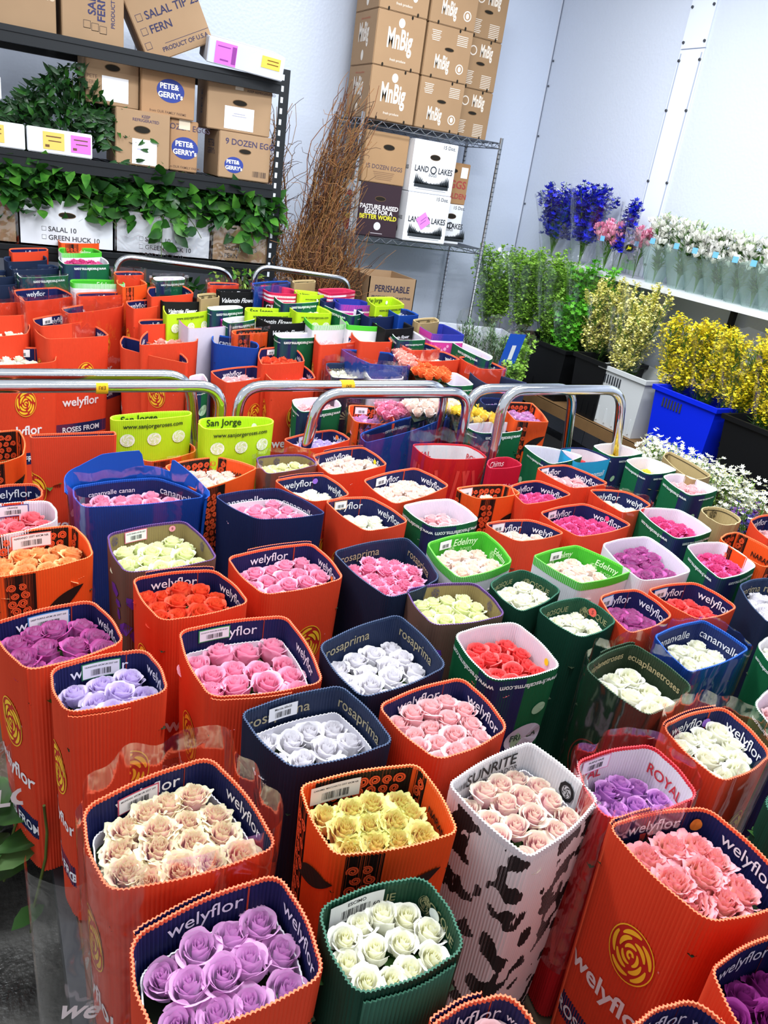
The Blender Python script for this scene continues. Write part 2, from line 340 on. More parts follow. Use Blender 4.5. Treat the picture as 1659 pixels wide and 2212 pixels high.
B = Box('cardboard_box', 1.075, 4.84, DECK_T + 0.04, 0.36, 0.32, 0.30, KR, 'kraft box tipped on one corner, leaning on the flat white box up top', group='kraft boxes on the top rack shelf', rot=(0.04, math.radians(-27), math.radians(-6)))
greens_print(B, 'F', ['SALAL TIP 25', 'FERN', ''][:2], 0.18, 0.036, x=-0.30); B.st('F', sq_out(0.015), -0.41, -0.24, 1, ink('26264e')); B.text('F', 'PRODUCT OF U.S.A.', 0.12, -0.36, 0.02); B.st('F', rect2d(0.24, 0.002), 0.16, -0.28, 1, ink('26264e')); B.hole('F', 0.0, 0.42, 0.09, 0.03); B.done()
B = Box('cardboard_box', 1.385, 4.72, DECK_T + 0.025, 0.40, 0.42, 0.115, 'c4c9d4', 'flat white box with pink and yellow stickers overhanging the top shelf end', rot=(math.radians(9), math.radians(4), math.radians(-8)))
B.paper('F', -0.27, 0.0, 0.11, 0.10, 'd970e0', 'pink_sticker', 0, [(0.38, 0, 0.2, 0.8), (-0.1, 0.3, 0.6, 0.05), (-0.05, -0.3, 0.4, 0.08)], '8a3a90'); B.paper('F', 0.32, 0.12, 0.10, 0.055, 'f0c050', 'yellow_sticker', 0, [(0.1, 0.2, 0.6, 0.08), (0.1, -0.1, 0.6, 0.08)], '6a5010'); B.done()
# middle shelf egg cartons
def pg_oval(B, x, y, s):
    B.st('F', ellipse2d(s * 1.5, s * 1.15, n=28), x, y, 1, ink('2a3c8c'), 0, 0.0008); B.text('F', 'PETE&', x - 0.02, y + s * 0.42 / B.h, s * 0.52, 'eceadf', 0.03, off=0.0016); B.text('F', "GERRY's", x, y - s * 0.42 / B.h, s * 0.52, 'eceadf', 0.03, off=0.0016)
def egg(pl, pr, pb, pt, Y, z0, h, label, style, rz=0):
    x0, x1, _, _ = px_box(pl, pr, pb, pt, Y); w = x1 - x0
    B = Box('egg_carton_case', (x0 + x1) / 2, Y + 0.16, z0, w, 0.32, h, KR if style != 1 else 'a07c5a', label, 'box', 'egg cartons on the middle rack shelf', rot=(0, 0, rz))
    if style == 0: B.text('F', '9 DOZEN EGGS', 0.02, 0.36, 0.022, '6d5240'); B.hole('F', 0.0, 0.14, 0.075, 0.032); B.paper('F', 0.05, -0.22, w * 0.5, h * 0.42); B.text('F', 'PETE', -0.38, -0.05, 0.017, '6d5240'); B.text('F', 'GERRY', -0.37, -0.15, 0.017, '6d5240')
    if style == 1: B.text('F', '9 DOZEN EGGS', 0, 0.36, 0.028, '4a3c50'); pg_oval(B, 0.04, -0.04, 0.048); B.text('F', 'from OUR FAMILY FARMS', 0, -0.42, 0.012, '6d5240'); B.paper('F', 0.0, 0.42, 0.06, 0.05, 'd5c6b0', 'tape')
    if style == 2: B.hole('F', 0.0, 0.05, 0.08, 0.03); B.paper('F', 0.0, -0.24, w * 0.46, h * 0.42, lines=[(0, 0.2, 0.4, 0.04), (0.0, 0.1, 0.5, 0.04)], lcol='a8a8b8'); B.text('F', 'KEEP REFRIGERATED', 0.33, 0.3, 0.012, '4a3c38'); B.text('L', 'PETE', 0, 0.0, 0.04, '3c3448', rot=math.pi / 2); B.paper('F', -0.02, 0.38, 0.045, 0.05, 'd8ccb8', 'tape')
    if style == 3: B.text('F', '9 DOZEN EGGS', 0.12, 0.30, 0.03, '3a3458'); B.hole('F', 0.0, 0.12, 0.07, 0.026); pg_oval(B, -0.2, -0.2, 0.036); B.st('F', barcode2d(0.08, 0.03), 0.3, -0.34, 1, ink('4a3c38')); B.text('L', 'PETE&', 0, 0.22, 0.035, '3c3448'); B.text('L', "GERRY's", 0, 0.05, 0.03, '3c3448')
    if style == 4: B.hole('F', -0.02, 0.16, 0.085, 0.036); B.paper('F', 0.03, -0.24, w * 0.46, h * 0.46, lines=[(-0.1, 0.1, 0.4, 0.05)], lcol='a8a8c8'); B.text('F', 'KEEP', 0.05, 0.4, 0.014, '4a3c58'); B.text('F', 'REFRIGERATED', 0.05, 0.33, 0.014, '4a3c58')
    return B.done()
egg(250, 365, 345, 250, 4.60, DECK_M, 0.265, 'egg carton with white paper label, lower row, beside the greenery', 4)
egg(366, 425, 358, 268, 4.66, DECK_M, 0.255, 'egg carton mostly hidden behind its labelled neighbour, lower row', 1)
egg(470, 580, 378, 293, 4.60, DECK_M, 0.235, 'lower right egg carton with small blue oval at the rack post', 3)
egg(186, 299, 244, 143, 4.68, DECK_M + 0.267, 0.27, 'upper left egg carton with white paper label and open flaps', 0)
egg(304, 418, 272, 172, 4.64, DECK_M + 0.2572, 0.27, 'egg carton with large blue oval, topmost in the middle', 1)
egg(450, 583, 300, 205, 4.62, DECK_M + 0.237, 0.265, 'upper right egg carton with white label and no oval', 2, math.radians(-4))
# white trays
def tray(x0, x1, label, stick):
    B = Box('flower_tray', (x0 + x1) / 2, 4.80, DECK_M, x1 - x0, 0.42, 0.115, 'dcdee2', label, 'tray', 'white trays on the middle rack shelf')
    for (x, w, c) in stick: B.paper('F', x, 0.02, w, 0.08, c, 'pink_sticker' if c[0] == 'd' else 'yellow_sticker', 0, [(0, 0.25, 0.7, 0.07), (0.05, 0, 0.6, 0.06), (-0.3, -0.3, 0.2, 0.15)], '6a4a30')
    B.done('tray_body')
tray(0.295, 0.60, 'white tray with yellow and pink stickers beneath the ruscus greenery', [(-0.1, 0.10, 'e8c060'), (0.32, 0.095, 'd970e0')])
tray(0.02, 0.285, 'white tray at the left edge of the middle shelf', [(0.0, 0.08, 'e8c060')])
B = Box('flower_tray', 0.02, 4.80, DECK_M + 0.21, 0.34, 0.40, 0.10, 'dcdee2', 'white tray with pink sticker at the left edge, propped above the lower trays', 'tray', 'white trays on the middle rack shelf')
B.paper('F', 0.36, 0, 0.08, 0.08, 'd970e0', 'pink_sticker'); B.done('tray_body')
for xx in (-0.10, 0.10):
    q_ = Box('support_block', xx, 4.84, DECK_M + 0.116, 0.08, 0.2, 0.092, KR, 'small kraft block holding up the top tray, %s one' % ('left' if xx < 0 else 'right'), 'block'); q_.done()
m_ = MB(); rn = random.Random(12); G = [[(0.02 + 0.15 * (1 - 0.5 * j / 9) * math.cos(a_) * (1 + 0.10 * rn.uniform(-1, 1)), 4.80 + 0.14 * (1 - 0.5 * j / 9) * math.sin(a_) * (1 + 0.1 * rn.uniform(-1, 1)), DECK_M + 0.312 + 0.20 * j / 9 + 0.01 * rn.random()) for a_ in np.linspace(0, 2 * math.pi, 28, endpoint=False)] for j in range(10)]
m_.grid(np.array(G), film_mat('ffffff', 0.3), True, True); tag(m_.build('crumpled_film', None, (0.02, 4.8, DECK_M + 0.312)), 'crumpled clear plastic on the topmost white tray at the left edge', 'plastic')
tray(-0.26, 0.01, 'white tray cut by the left photo edge, farther left', [])
# greens boxes on the lower rack shelf
def gbox(pl, pr, py, col, label, lines, h=0.23, hole=True, film=False, x=-0.2, col2='3a3a40'):
    a = aty(pl, py, 4.60)[0]; c = aty(pr, py + 0.14 * (pr - pl), 4.60)[0]
    B = Box('greens_box', (a + c) / 2, 4.79, DECK_L, c - a, 0.38, h, col, label, 'box', 'boxes of cut greens', open_top=True)
    greens_print(B, 'F', lines, -0.12, 0.024, col2, x)
    if hole: B.hole('F', 0.0, 0.2, 0.085, 0.028)
    if film:
        m = MB(); w = c - a + 0.012; n = 30; k = 12; rn = random.Random(pl); P = np.zeros((k, n, 3))
        for i in range(k):
            for j in range(n): P[i, j] = (-w / 2 + w * j / (n - 1), -0.196 - 0.006 * rn.random(), 0.005 + (h + 0.0) * i / (k - 1))
        m.grid(P, film_mat('ffffff', 0.28)); B.parts.append(('plastic_wrap', m))
    return B.done()
gbox(-90, 38, 505, KR, 'film-covered kraft greens box at the left photo edge', [], film=True, hole=False)
gbox(42, 246, 518, 'd9dce4', 'white greens box with a hand hole under drooping salal leaves', ['SALAL 10', 'GREEN HUCK 10'])
gbox(250, 452, 545, 'd9dce4', 'white greens box wrapped in film, middle of the lower shelf', ['SALAL 10', 'GREEN HUCK 10', 'RED HUCK 10'], h=0.215, hole=False, film=True)
gbox(456, 578, 568, KR, 'kraft greens box wrapped in film at the right rack post', ['SALAL TIP 25', 'FERN'], h=0.20, film=True, hole=False, x=-0.28)
# ------------------------------------------------ chrome wire rack
CH = mat('c8ccd2', 0.18, 1.0); CH2 = mat('9a9ea6', 0.3, 0.9)
XL, XR, YF, YB = 2.285, 3.36, 5.0, 5.45
wr = empty('wire_rack', (2.82, 5.22, 0), 'chrome wire rack stacked with cartons in the corner of the room', 'rack')
for (x, y) in ((XL, YF), (XR, YF), (XL, YB), (XR, YB)):
    b = MB(); b.tube([(x, y, 0.0), (x, y, 2.0)], 0.0125, CH, 10)
    for k in range(60): b.tube([(x, y, 0.1 + k * 0.031), (x, y, 0.103 + k * 0.031)], 0.0132, CH2, 10)
    rel(b, wr).build('post', wr)
for z in (1.965, 1.255, 0.35):
    b = MB()
    for (p, q) in (((XL, YF), (XR, YF)), ((XL, YB), (XR, YB)), ((XL, YF), (XL, YB)), ((XR, YF), (XR, YB))):
        p = np.array(p); q = np.array(q); n = int(np.linalg.norm(q - p) / 0.045)
        for zz in (z, z - 0.034): b.tube([(*p, zz), (*q, zz)], 0.0038, CH, 6)
        b.tube([(*(p + (q - p) * i / n), z if i % 2 else z - 0.034) for i in range(n + 1)], 0.0028, CH, 5)
    for k in range(44): x = XL + 0.012 + k * (XR - XL - 0.02) / 43; b.tube([(x, YF, z + 0.002), (x, YB, z + 0.002)], 0.0022, CH2, 4, False)
    for y in (5.1, 5.22, 5.34): b.tube([(XL, y, z - 0.004), (XR, y, z - 0.004)], 0.0035, CH2, 5)
    rel(b, wr).build('wire_shelf', wr)
# brown top boxes
ZT = 1.969
def comb(w, h, n, seed=0):      # tall condensed white lettering block
    rn = random.Random(seed); L = []
    for k in range(n):
        L.append(rect2d(w / n * 0.62, h * rn.uniform(0.8, 1.0), 1, 1, -w / 2 + w * (k + 0.5) / n, 0))
    L.append(rect2d(w, h * 0.12, 1, 1, 0, -h * 0.38)); return merge2d(L)
def mcbox(x, y, z, w, d, h, label, front, rz=0):
    B = Box('produce_carton', x, y + d / 2, z, w, d, h, '9d7e5e' if front != 2 else '967858', label, 'box', 'brown cartons on top of the wire rack', rot=(0, 0, rz))
    wc = 'ded4c8'
    if front == 0:
        B.text('F', 'MnBig', 0, -0.02, 0.105, wc, 0.03, sq=0.42 * w / 0.3); B.st('F', ellipse2d(0.022, 0.026), 0, 0.33, 1, ink(wc)); B.text('F', 'fresh produce', 0, -0.36, 0.014, wc)
    if front == 1:
        B.text('F', 'MnBig', -0.1, -0.22, 0.075, wc, 0.03, sq=0.42); B.st('F', strip2d(arc(0.026, 0, 6.3, 16), 0.007), 0.3, -0.24, 1, ink(wc)); B.st('F', ellipse2d(0.012, 0.016), 0.3, -0.24, 1, ink(wc)); B.hole('F', 0.02, 0.08, 0.07, 0.022)
        for i in range(6): B.st('F', rect2d(0.07 - 0.008 * (i % 3), 0.004), -0.3 + 0.0 * i, 0.38 - i * 0.035, 1, ink(wc)); B.st('F', rect2d(0.08, 0.004), 0.28, 0.38 - i * 0.035, 1, ink(wc))
    if front == 2:
        B.st('F', strip2d(arc(0.026, 0, 6.3, 16), 0.007), -0.25, 0.25, 1, ink(wc)); B.text('F', 'MnBig', 0.12, 0.24, 0.07, wc, 0.03, sq=0.4); B.hole('F', 0.0, 0.02, 0.07, 0.022)
        for i in range(8): B.st('F', rect2d(0.08 - 0.01 * (i % 3), 0.004), -0.28, -0.16 - i * 0.035, 1, ink(wc)); B.st('F', rect2d(0.08, 0.004), 0.22, -0.2 - i * 0.035, 1, ink(wc))
    B.text('L', 'MnBig', -0.02, 0.06, 0.10, wc, 0.03, sq=0.42); B.st('L', ellipse2d(0.018, 0.03), 0.0, -0.32, 1, ink(wc)); B.text('L', 'fresh cut produce', 0, 0.36, 0.013, 'b86a50')
    for (fx, fy) in ((-0.3, -0.47), (0.3, -0.47), (0.2, 0.47)): B.st('F', ellipse2d(0.007, 0.011, n=10), fx, fy, 1, mat('1c170f', 0.9))
    B.done()
hb = 0.298; dz = 0.3005
rows = ['bottom', 'second', 'third', 'top']
for k in range(4):
    if k < 3:
        mcbox(2.475, 5.0, ZT + 0.003 + k * dz, 0.34, 0.34, hb, '%s brown carton of the left front stack on the wire rack' % rows[k], 0)
        mcbox(3.165 + 0.0 * k, 5.13, ZT + 0.003 + k * dz, 0.29, 0.31, hb, '%s brown carton of the right-hand stack nearest the room corner' % rows[k], 2)
        mcbox(2.84, 5.02, ZT + 0.003 + k * dz, 0.34, 0.40, hb, '%s brown carton of the tall middle stack on the wire rack' % rows[k], 1)
    if k < 3: mcbox(2.555, 5.345, ZT + 0.003 + k * dz, 0.33, 0.19, hb, '%s brown carton of the stack behind the left front stack' % rows[k], 2)
# cartons inside the rack
ZM = 1.261
def ltree(w, h, seed):
    rn = random.Random(seed); L = [rect2d(w, h * 0.22, 1, 1, 0, -h * 0.4)]; n = 22
    for k in range(n):
        x = -w / 2 + w * (k + 0.5) / n; e = abs(x) / (w / 2); hh = h * (0.15 + 0.75 * e * e) * rn.uniform(0.7, 1.1); L.append((np.array([(x - w / n, -h * 0.3), (x + w / n, -h * 0.3), (x, -h * 0.3 + hh)]), [(0, 1, 2)]))
    return merge2d(L)
def lakes(x, y, z, w, d, h, label, pink=False):
    B = Box('egg_carton_case', x, y + d / 2, z, w, d, h, 'e4e6ec', label, 'box', 'white egg cartons in the wire rack')
    B.text('F', '15 Doz.', 0.3, 0.42, 0.022, '40444c'); 
    if not pink: B.hole('F', 0, 0.2, 0.08, 0.035)
    for f_, sc in (('F', 1.0), ('L', 0.62)):
        B.text(f_, 'LAND', -0.27, -0.04, 0.036 * sc, '2a2c34', 0.02, sq=0.8); B.st(f_, strip2d(arc(0.021 * sc, 0, 6.3, 20), 0.008 * sc), 0.0, -0.04, 1, ink('2a2c34')); B.text(f_, 'LAKES', 0.28, -0.04, 0.036 * sc, '2a2c34', 0.02, sq=0.8)
        B.st(f_, ltree(0.27 * sc, 0.10 * sc, 3), 0, -0.24, 1, ink('30363c')); B.text(f_, 'EGGS', 0, -0.14, 0.018 * sc, '50545c')
    B.st('F', rect2d(0.2, 0.003), 0, -0.4, 1, ink('8a8e98')); B.st('F', rect2d(0.24, 0.003), 0, -0.43, 1, ink('8a8e98'))
    if pink: B.paper('F', -0.08, -0.06, 0.085, 0.085, 'e08ae6', 'pink_sticker', math.radians(38), [(0, 0.15, 0.6, 0.05), (0, -0.1, 0.6, 0.05)], 'a050a8')
    B.done()
lakes(2.845, 4.975, ZM, 0.34, 0.36, 0.315, 'lower white egg carton with a tilted pink sticker', True)
lakes(2.845, 4.985, ZM + 0.317, 0.34, 0.35, 0.325, 'upper white egg carton with hand hole in the wire rack')
lakes(3.115, 5.10, ZM, 0.19, 0.30, 0.27, 'narrow white egg carton to the right behind the stickered one')
B = Box('egg_carton_case', 3.115, 5.25, ZM + 0.272, 0.20, 0.28, 0.27, 'a07a54', 'kraft egg carton with red lettering and white label in the wire rack', 'box', 'kraft egg cartons in the wire rack'); B.hole('F', -0.2, 0.3, 0.08, 0.03); B.text('F', 'EGGS', 0, -0.02, 0.05, 'a04040', 0.02); B.text('F', 'GOLDEN', 0, -0.3, 0.035, 'a04040', 0.02); B.paper('F', 0.28, 0.28, 0.055, 0.07); B.done()
B = Box('egg_carton_case', 2.49, 5.02 + 0.16, ZM, 0.31, 0.32, 0.335, '33222c', 'dark maroon egg carton with white and yellow lettering behind the chrome post', 'box')
B.hole('F', 0.0, 0.22, 0.08, 0.03)
for i, (t, c) in enumerate((('PASTURE RAISED', 'e8e4e8'), ('EGGS FOR A', 'e8e4e8'), ('BETTER WORLD', 'e0d83a'))): B.text('F', t, 0, 0.06 - i * 0.095, 0.027, c, 0.03)
B.st('F', ellipse2d(0.026, 0.026), 0, -0.3, 1, ink('d8dde4')); B.st('F', rect2d(0.09, 0.004), 0, -0.44, 1, ink('c0b8c0'))
B.st('L', rect2d(0.318, 0.33), 0, 0, 1, ink('e6e4e2'), 0, 0.0007); B.st('L', ellipse2d(0.09, 0.13, n=24), 0, -0.08, 1, ink('b84a40'), 0, 0.0012); B.st('L', ellipse2d(0.05, 0.07), -0.1, 0.0, 1, ink('5f9aa0'), 0, 0.0016); B.st('L', strip2d(arc(0.1, 4.2, 6.9, 12), [0.01 + 0.035 * math.sin(math.pi * i / 12) for i in range(13)]), -0.02, 0.1, 1, ink('e0c048'), 0, 0.0018); B.st('L', ellipse2d(0.018, 0.022), 0.27, 0.35, 1, ink('b84a40'), 0, 0.0018); B.done()
B = Box('egg_carton_case', 2.50, 5.04 + 0.16, ZM + 0.337, 0.32, 0.32, 0.31, 'a5835f', 'kraft egg carton on top of the dark maroon one', 'box', 'kraft egg cartons in the wire rack'); B.hole('F', 0.05, 0.22, 0.085, 0.035); B.text('F', '15 DOZEN EGGS', 0, -0.18, 0.026, '5a4a52'); B.text('L', 'EGGS', 0, 0.15, 0.05, '35406e', 0.03, rot=math.pi / 2)
for i in range(5): B.st('F', rect2d(0.16 - 0.01 * i, 0.004), 0, -0.28 - i * 0.035, 1, ink('8a6a50'))
B.done()
# perishable boxes on the floor stack
B = Box('cardboard_box', 2.42, 4.72, 0.0, 0.36, 0.36, 0.42, KR, 'kraft box at the bottom of the stack beneath the perishable boxes', 'box'); B.done()
B = Box('cardboard_box', 2.42, 4.72, 0.422, 0.34, 0.36, 0.40, KR, 'closed kraft box with coffee-cup print under the open perishable box', 'box'); B.text('F', 'SALAL TIP 25', 0.04, -0.02, 0.034, '3a3438'); B.st('F', ellipse2d(0.035, 0.012), 0, 0.2, 1, ink('3a3438')); B.done()
B = Box('cardboard_box', 2.42, 4.72, 0.824, 0.34, 0.36, 0.235, KR, 'open kraft box of dried greens marked PERISHABLE, on the floor stack', 'box', open_top=True); B.text('F', 'PERISHABLE', 0.0, 0.2, 0.04, '2c2840', 0.02, sq=0.85); B.text('F', 'PROTECT from heat and frost', 0, -0.03, 0.016, '2c2840', 0.02); B.text('F', 'KEEP AT 34-36 F', 0, -0.17, 0.018, '2c2840', 0.02); B.done()
# ------------------------------------------------ roses
def rose_mesh(seed, n, gu, gv, ruffle=0.0, opening=1.0):
    rn = random.Random(seed); V = []; F = []; C = []
    for k in range(n):
        f = k / (n - 1.0); R = 0.022 + 0.36 * f ** 0.85; phi = k * 2.3998 + rn.uniform(-0.2, 0.2); w = 3.3 + (1.75 - 3.3) * f ** 0.5
        h = 0.80 - 0.17 * f ** 1.2 + rn.uniform(-0.018, 0.018); curl = (0.012 + 0.15 * f ** 1.6) * opening * rn.uniform(0.7, 1.3); b0 = len(V); ph = rn.uniform(0, 6.28); wr = rn.uniform(0.8, 1.2)
        for j in range(gv + 1):
            v = j / gv; prof = 0.34 + 0.66 * math.sin(min(v * 1.45, 1.0) * math.pi / 2); r0 = R * prof * (1 - 0.22 * (1 - f) * v ** 3) - 0.045 * f * max(0, v - 0.45)
            c = max(0, (v - 0.68) / 0.32)
            wf = 0.5 + 0.5 * math.sin(math.pi * min(0.5, v * 0.8))
            for i in range(gu + 1):
                u = -1 + 2 * i / gu; th = phi + u * w / 2 * wf
                r = r0 + curl * c ** 1.6 * (1 - 0.3 * abs(u)) + 0.040 * u * (0.35 + 0.8 * f)
                z = h * v * (1 - 0.17 * abs(u) ** 2.4 * v) - curl * 0.55 * c ** 2
                if ruffle: r += ruffle * (math.sin(u * 7 * wr + ph) * 0.6 + math.sin(u * 13 + ph * 2) * 0.35) * v ** 3 * (0.3 + f); z += ruffle * 0.6 * math.sin(u * 9 + ph) * v ** 3
                z += 0.018 * c * (1 - abs(u)) * f
                V.append((r * math.cos(th), r * math.sin(th), z)); C.append((v, f, 0, 1))
        for j in range(gv):
            for i in range(gu): a = b0 + j * (gu + 1) + i; F.append((a, a + 1, a + gu + 2, a + gu + 1))
    me = bpy.data.meshes.new('rose'); me.from_pydata(V, [], F); me.polygons.foreach_set('use_smooth', [True] * len(F))
    ca = me.color_attributes.new('pc', 'FLOAT_COLOR', 'POINT'); ca.data.foreach_set('color', [x for c in C for x in c]); me.update(); return me
SH = {'c': [(rose_mesh(s, 20, 10, 9, 0.010, 1.0), rose_mesh(s, 13, 6, 6, 0.010, 1.0)) for s in (1, 2, 3)],
      'r': [(rose_mesh(s, 28, 14, 9, 0.045, 1.2), rose_mesh(s, 15, 8, 6, 0.042, 1.2)) for s in (4, 5, 6)],
      't': [(rose_mesh(s, 16, 8, 7, 0.008, 0.55), rose_mesh(s, 11, 5, 4, 0.008, 0.55)) for s in (7, 8, 9)]}
ROSES = {'lav': ('cc9ad2', 'e0bce2', 'e090d4', 'c'), 'escimo': ('f2f0ae', 'f7f7ee', 'faf9f4', 'c'), 'pinkcream': ('f08cac', 'f8ccd4', 'e2eeac', 'r'), 'caramel': ('f8ac66', 'f7dca4', 'cde278', 'r'),
         'sunrite': ('f09cb2', 'f8d4d8', 'e8ecc8', 'c'), 'peach': ('f8b68a', 'f8bcb0', 'ee86a4', 'r'), 'deeppurple': ('dca8dc', 'cc6abc', 'ac2078', 'c'), 'palelav': ('c09ce2', 'd3c2ec', 'ddd2f0', 'c'),
         'pink': ('ea6c9c', 'f49cc2', 'f8b8d2', 'c'), 'white': ('dedade', 'eeebf1', 'f4f2f8', 'c'), 'blush': ('f2aaa6', 'f6bcc4', 'fad8dc', 'c'), 'red': ('e02c34', 'f2504e', 'f87070', 'c'),
         'cream': ('f0f0c0', 'f7f7ea', 'fafaf4', 'c'), 'haze': ('a85cc4', 'c288d6', 'e09ada', 'c'), 'orange': ('f8983a', 'f9b266', 'fbc88c', 'c'), 'coral': ('f48440', 'f26240', 'e04030', 'c'),
         'green': ('e0ec90', 'eff3ba', 'f6f8da', 'c'), 'hotpink': ('e2508e', 'f284b2', 'f6acca', 'r'), 'fuchsia': ('cc1470', 'de3488', 'ee6cac', 'r'), 'palepeach': ('f4cab0', 'f8e4da', 'faf0ea', 'c'),
         'yellow': ('f4ce20', 'f9de40', 'fbec78', 'c'), 'salmon': ('f48c7c', 'f4ac9c', 'f8c4b8', 'r'), 'rosepink': ('e44a62', 'ec687c', 'f2909a', 'c'), 'plum': ('6a1464', '8c2480', 'a83494', 'c'), 'orange2': ('f06420', 'f47838', 'f69458', 'r')}
_R = {}
def rose_var(var, i, lod):
    k = (var, i, lod)
    if k not in _R:
        ci, co, ce, sh = ROSES[var]; me = SH[sh][i][lod].copy(); me.name = 'rose_' + var; me.materials.append(petal_mat(ci, co, ce, 0.75)); _R[k] = me
    return _R[k]
# ------------------------------------------------ corrugated sleeve surface
class Path:
    def __init__(s, P, rad, length, taper, pitch=0.0058, amp=0.0014, bulge=0.03):
        P = [np.asarray(p, float) for p in P]; n = 4; pts = []
        for i in range(n):
            a, p, c = P[i - 1], P[i], P[(i + 1) % n]; la, lc = np.linalg.norm(a - p), np.linalg.norm(c - p)
            A = p + (a - p) * min(rad / la, 0.48); Cc = p + (c - p) * min(rad / lc, 0.48)
            for k in range(9): t = k / 8; pts.append((1 - t) ** 2 * A + 2 * t * (1 - t) * p + t * t * Cc)
            nx_ = P[(i + 1) % n]; d = nx_ - p; L = np.linalg.norm(d); nn = np.array([-d[1], d[0], 0]) / L; t1 = min(rad / L, 0.48)
            for k in range(1, 12): t = t1 + (1 - 2 * t1) * k / 12; pts.append(p + d * t + nn * bulge * L * math.sin(math.pi * k / 12))
        pts = np.array(pts + [pts[0]]); seg = np.r_[0, np.cumsum(np.linalg.norm(np.diff(pts, axis=0), axis=1))]
        s.per = seg[-1]; s.N = 720; uu = np.linspace(0, s.per, s.N + 1); s.P = np.stack([np.interp(uu, seg, pts[:, k]) for k in range(3)], 1)
        T = (np.roll(s.P[:-1], -1, 0) - np.roll(s.P[:-1], 1, 0)); T[:, 2] = 0; T /= np.linalg.norm(T, axis=1)[:, None]; Nn = np.stack([-T[:, 1], T[:, 0], T[:, 2] * 0], 1); s.Nn = np.r_[Nn, Nn[:1]]
        s.c = sum(P) / 4; s.len = length; s.taper = taper; s.q = P
        nr = max(8, round(s.per / pitch)); s.pitch = s.per / nr; s.amp = amp
        cor = []
        for p in P: cor.append(uu[np.argmin(np.linalg.norm(s.P - p, axis=1))])
        s.cor = cor; s.lift = None
    def ue(s, k, t):
        a, b = s.cor[k], s.cor[(k + 1) % 4]
        if b < a: b += s.per
        return a + (b - a) * t
    def rib(s, u): return s.amp * np.cos(2 * math.pi * u / s.pitch)
    def surf(s, u, d, off=0.0, rib=False):
        u = np.asarray(u, float); d = np.asarray(d, float); um = np.mod(u, s.per) / s.per * s.N; i = np.floor(um).astype(int) % s.N; f = (um - np.floor(um))[..., None]
        P = s.P[i] * (1 - f) + s.P[i + 1] * f; N = s.Nn[i] * (1 - f) + s.Nn[i + 1] * f
        sc = (1 - (1 - s.taper) * np.clip(d, 0, None) / s.len)[..., None]
        o = np.asarray(off, float) + (s.rib(u) if rib else 0)
        Q = s.c + (P - s.c) * sc; Q[..., 2] = P[..., 2] - d
        if s.lift is not None: Q[..., 2] += s.lift(um / s.N) * np.clip(1 - d / 0.25, 0, 1)
        return Q + N * o[..., None]
TH = 0.0028
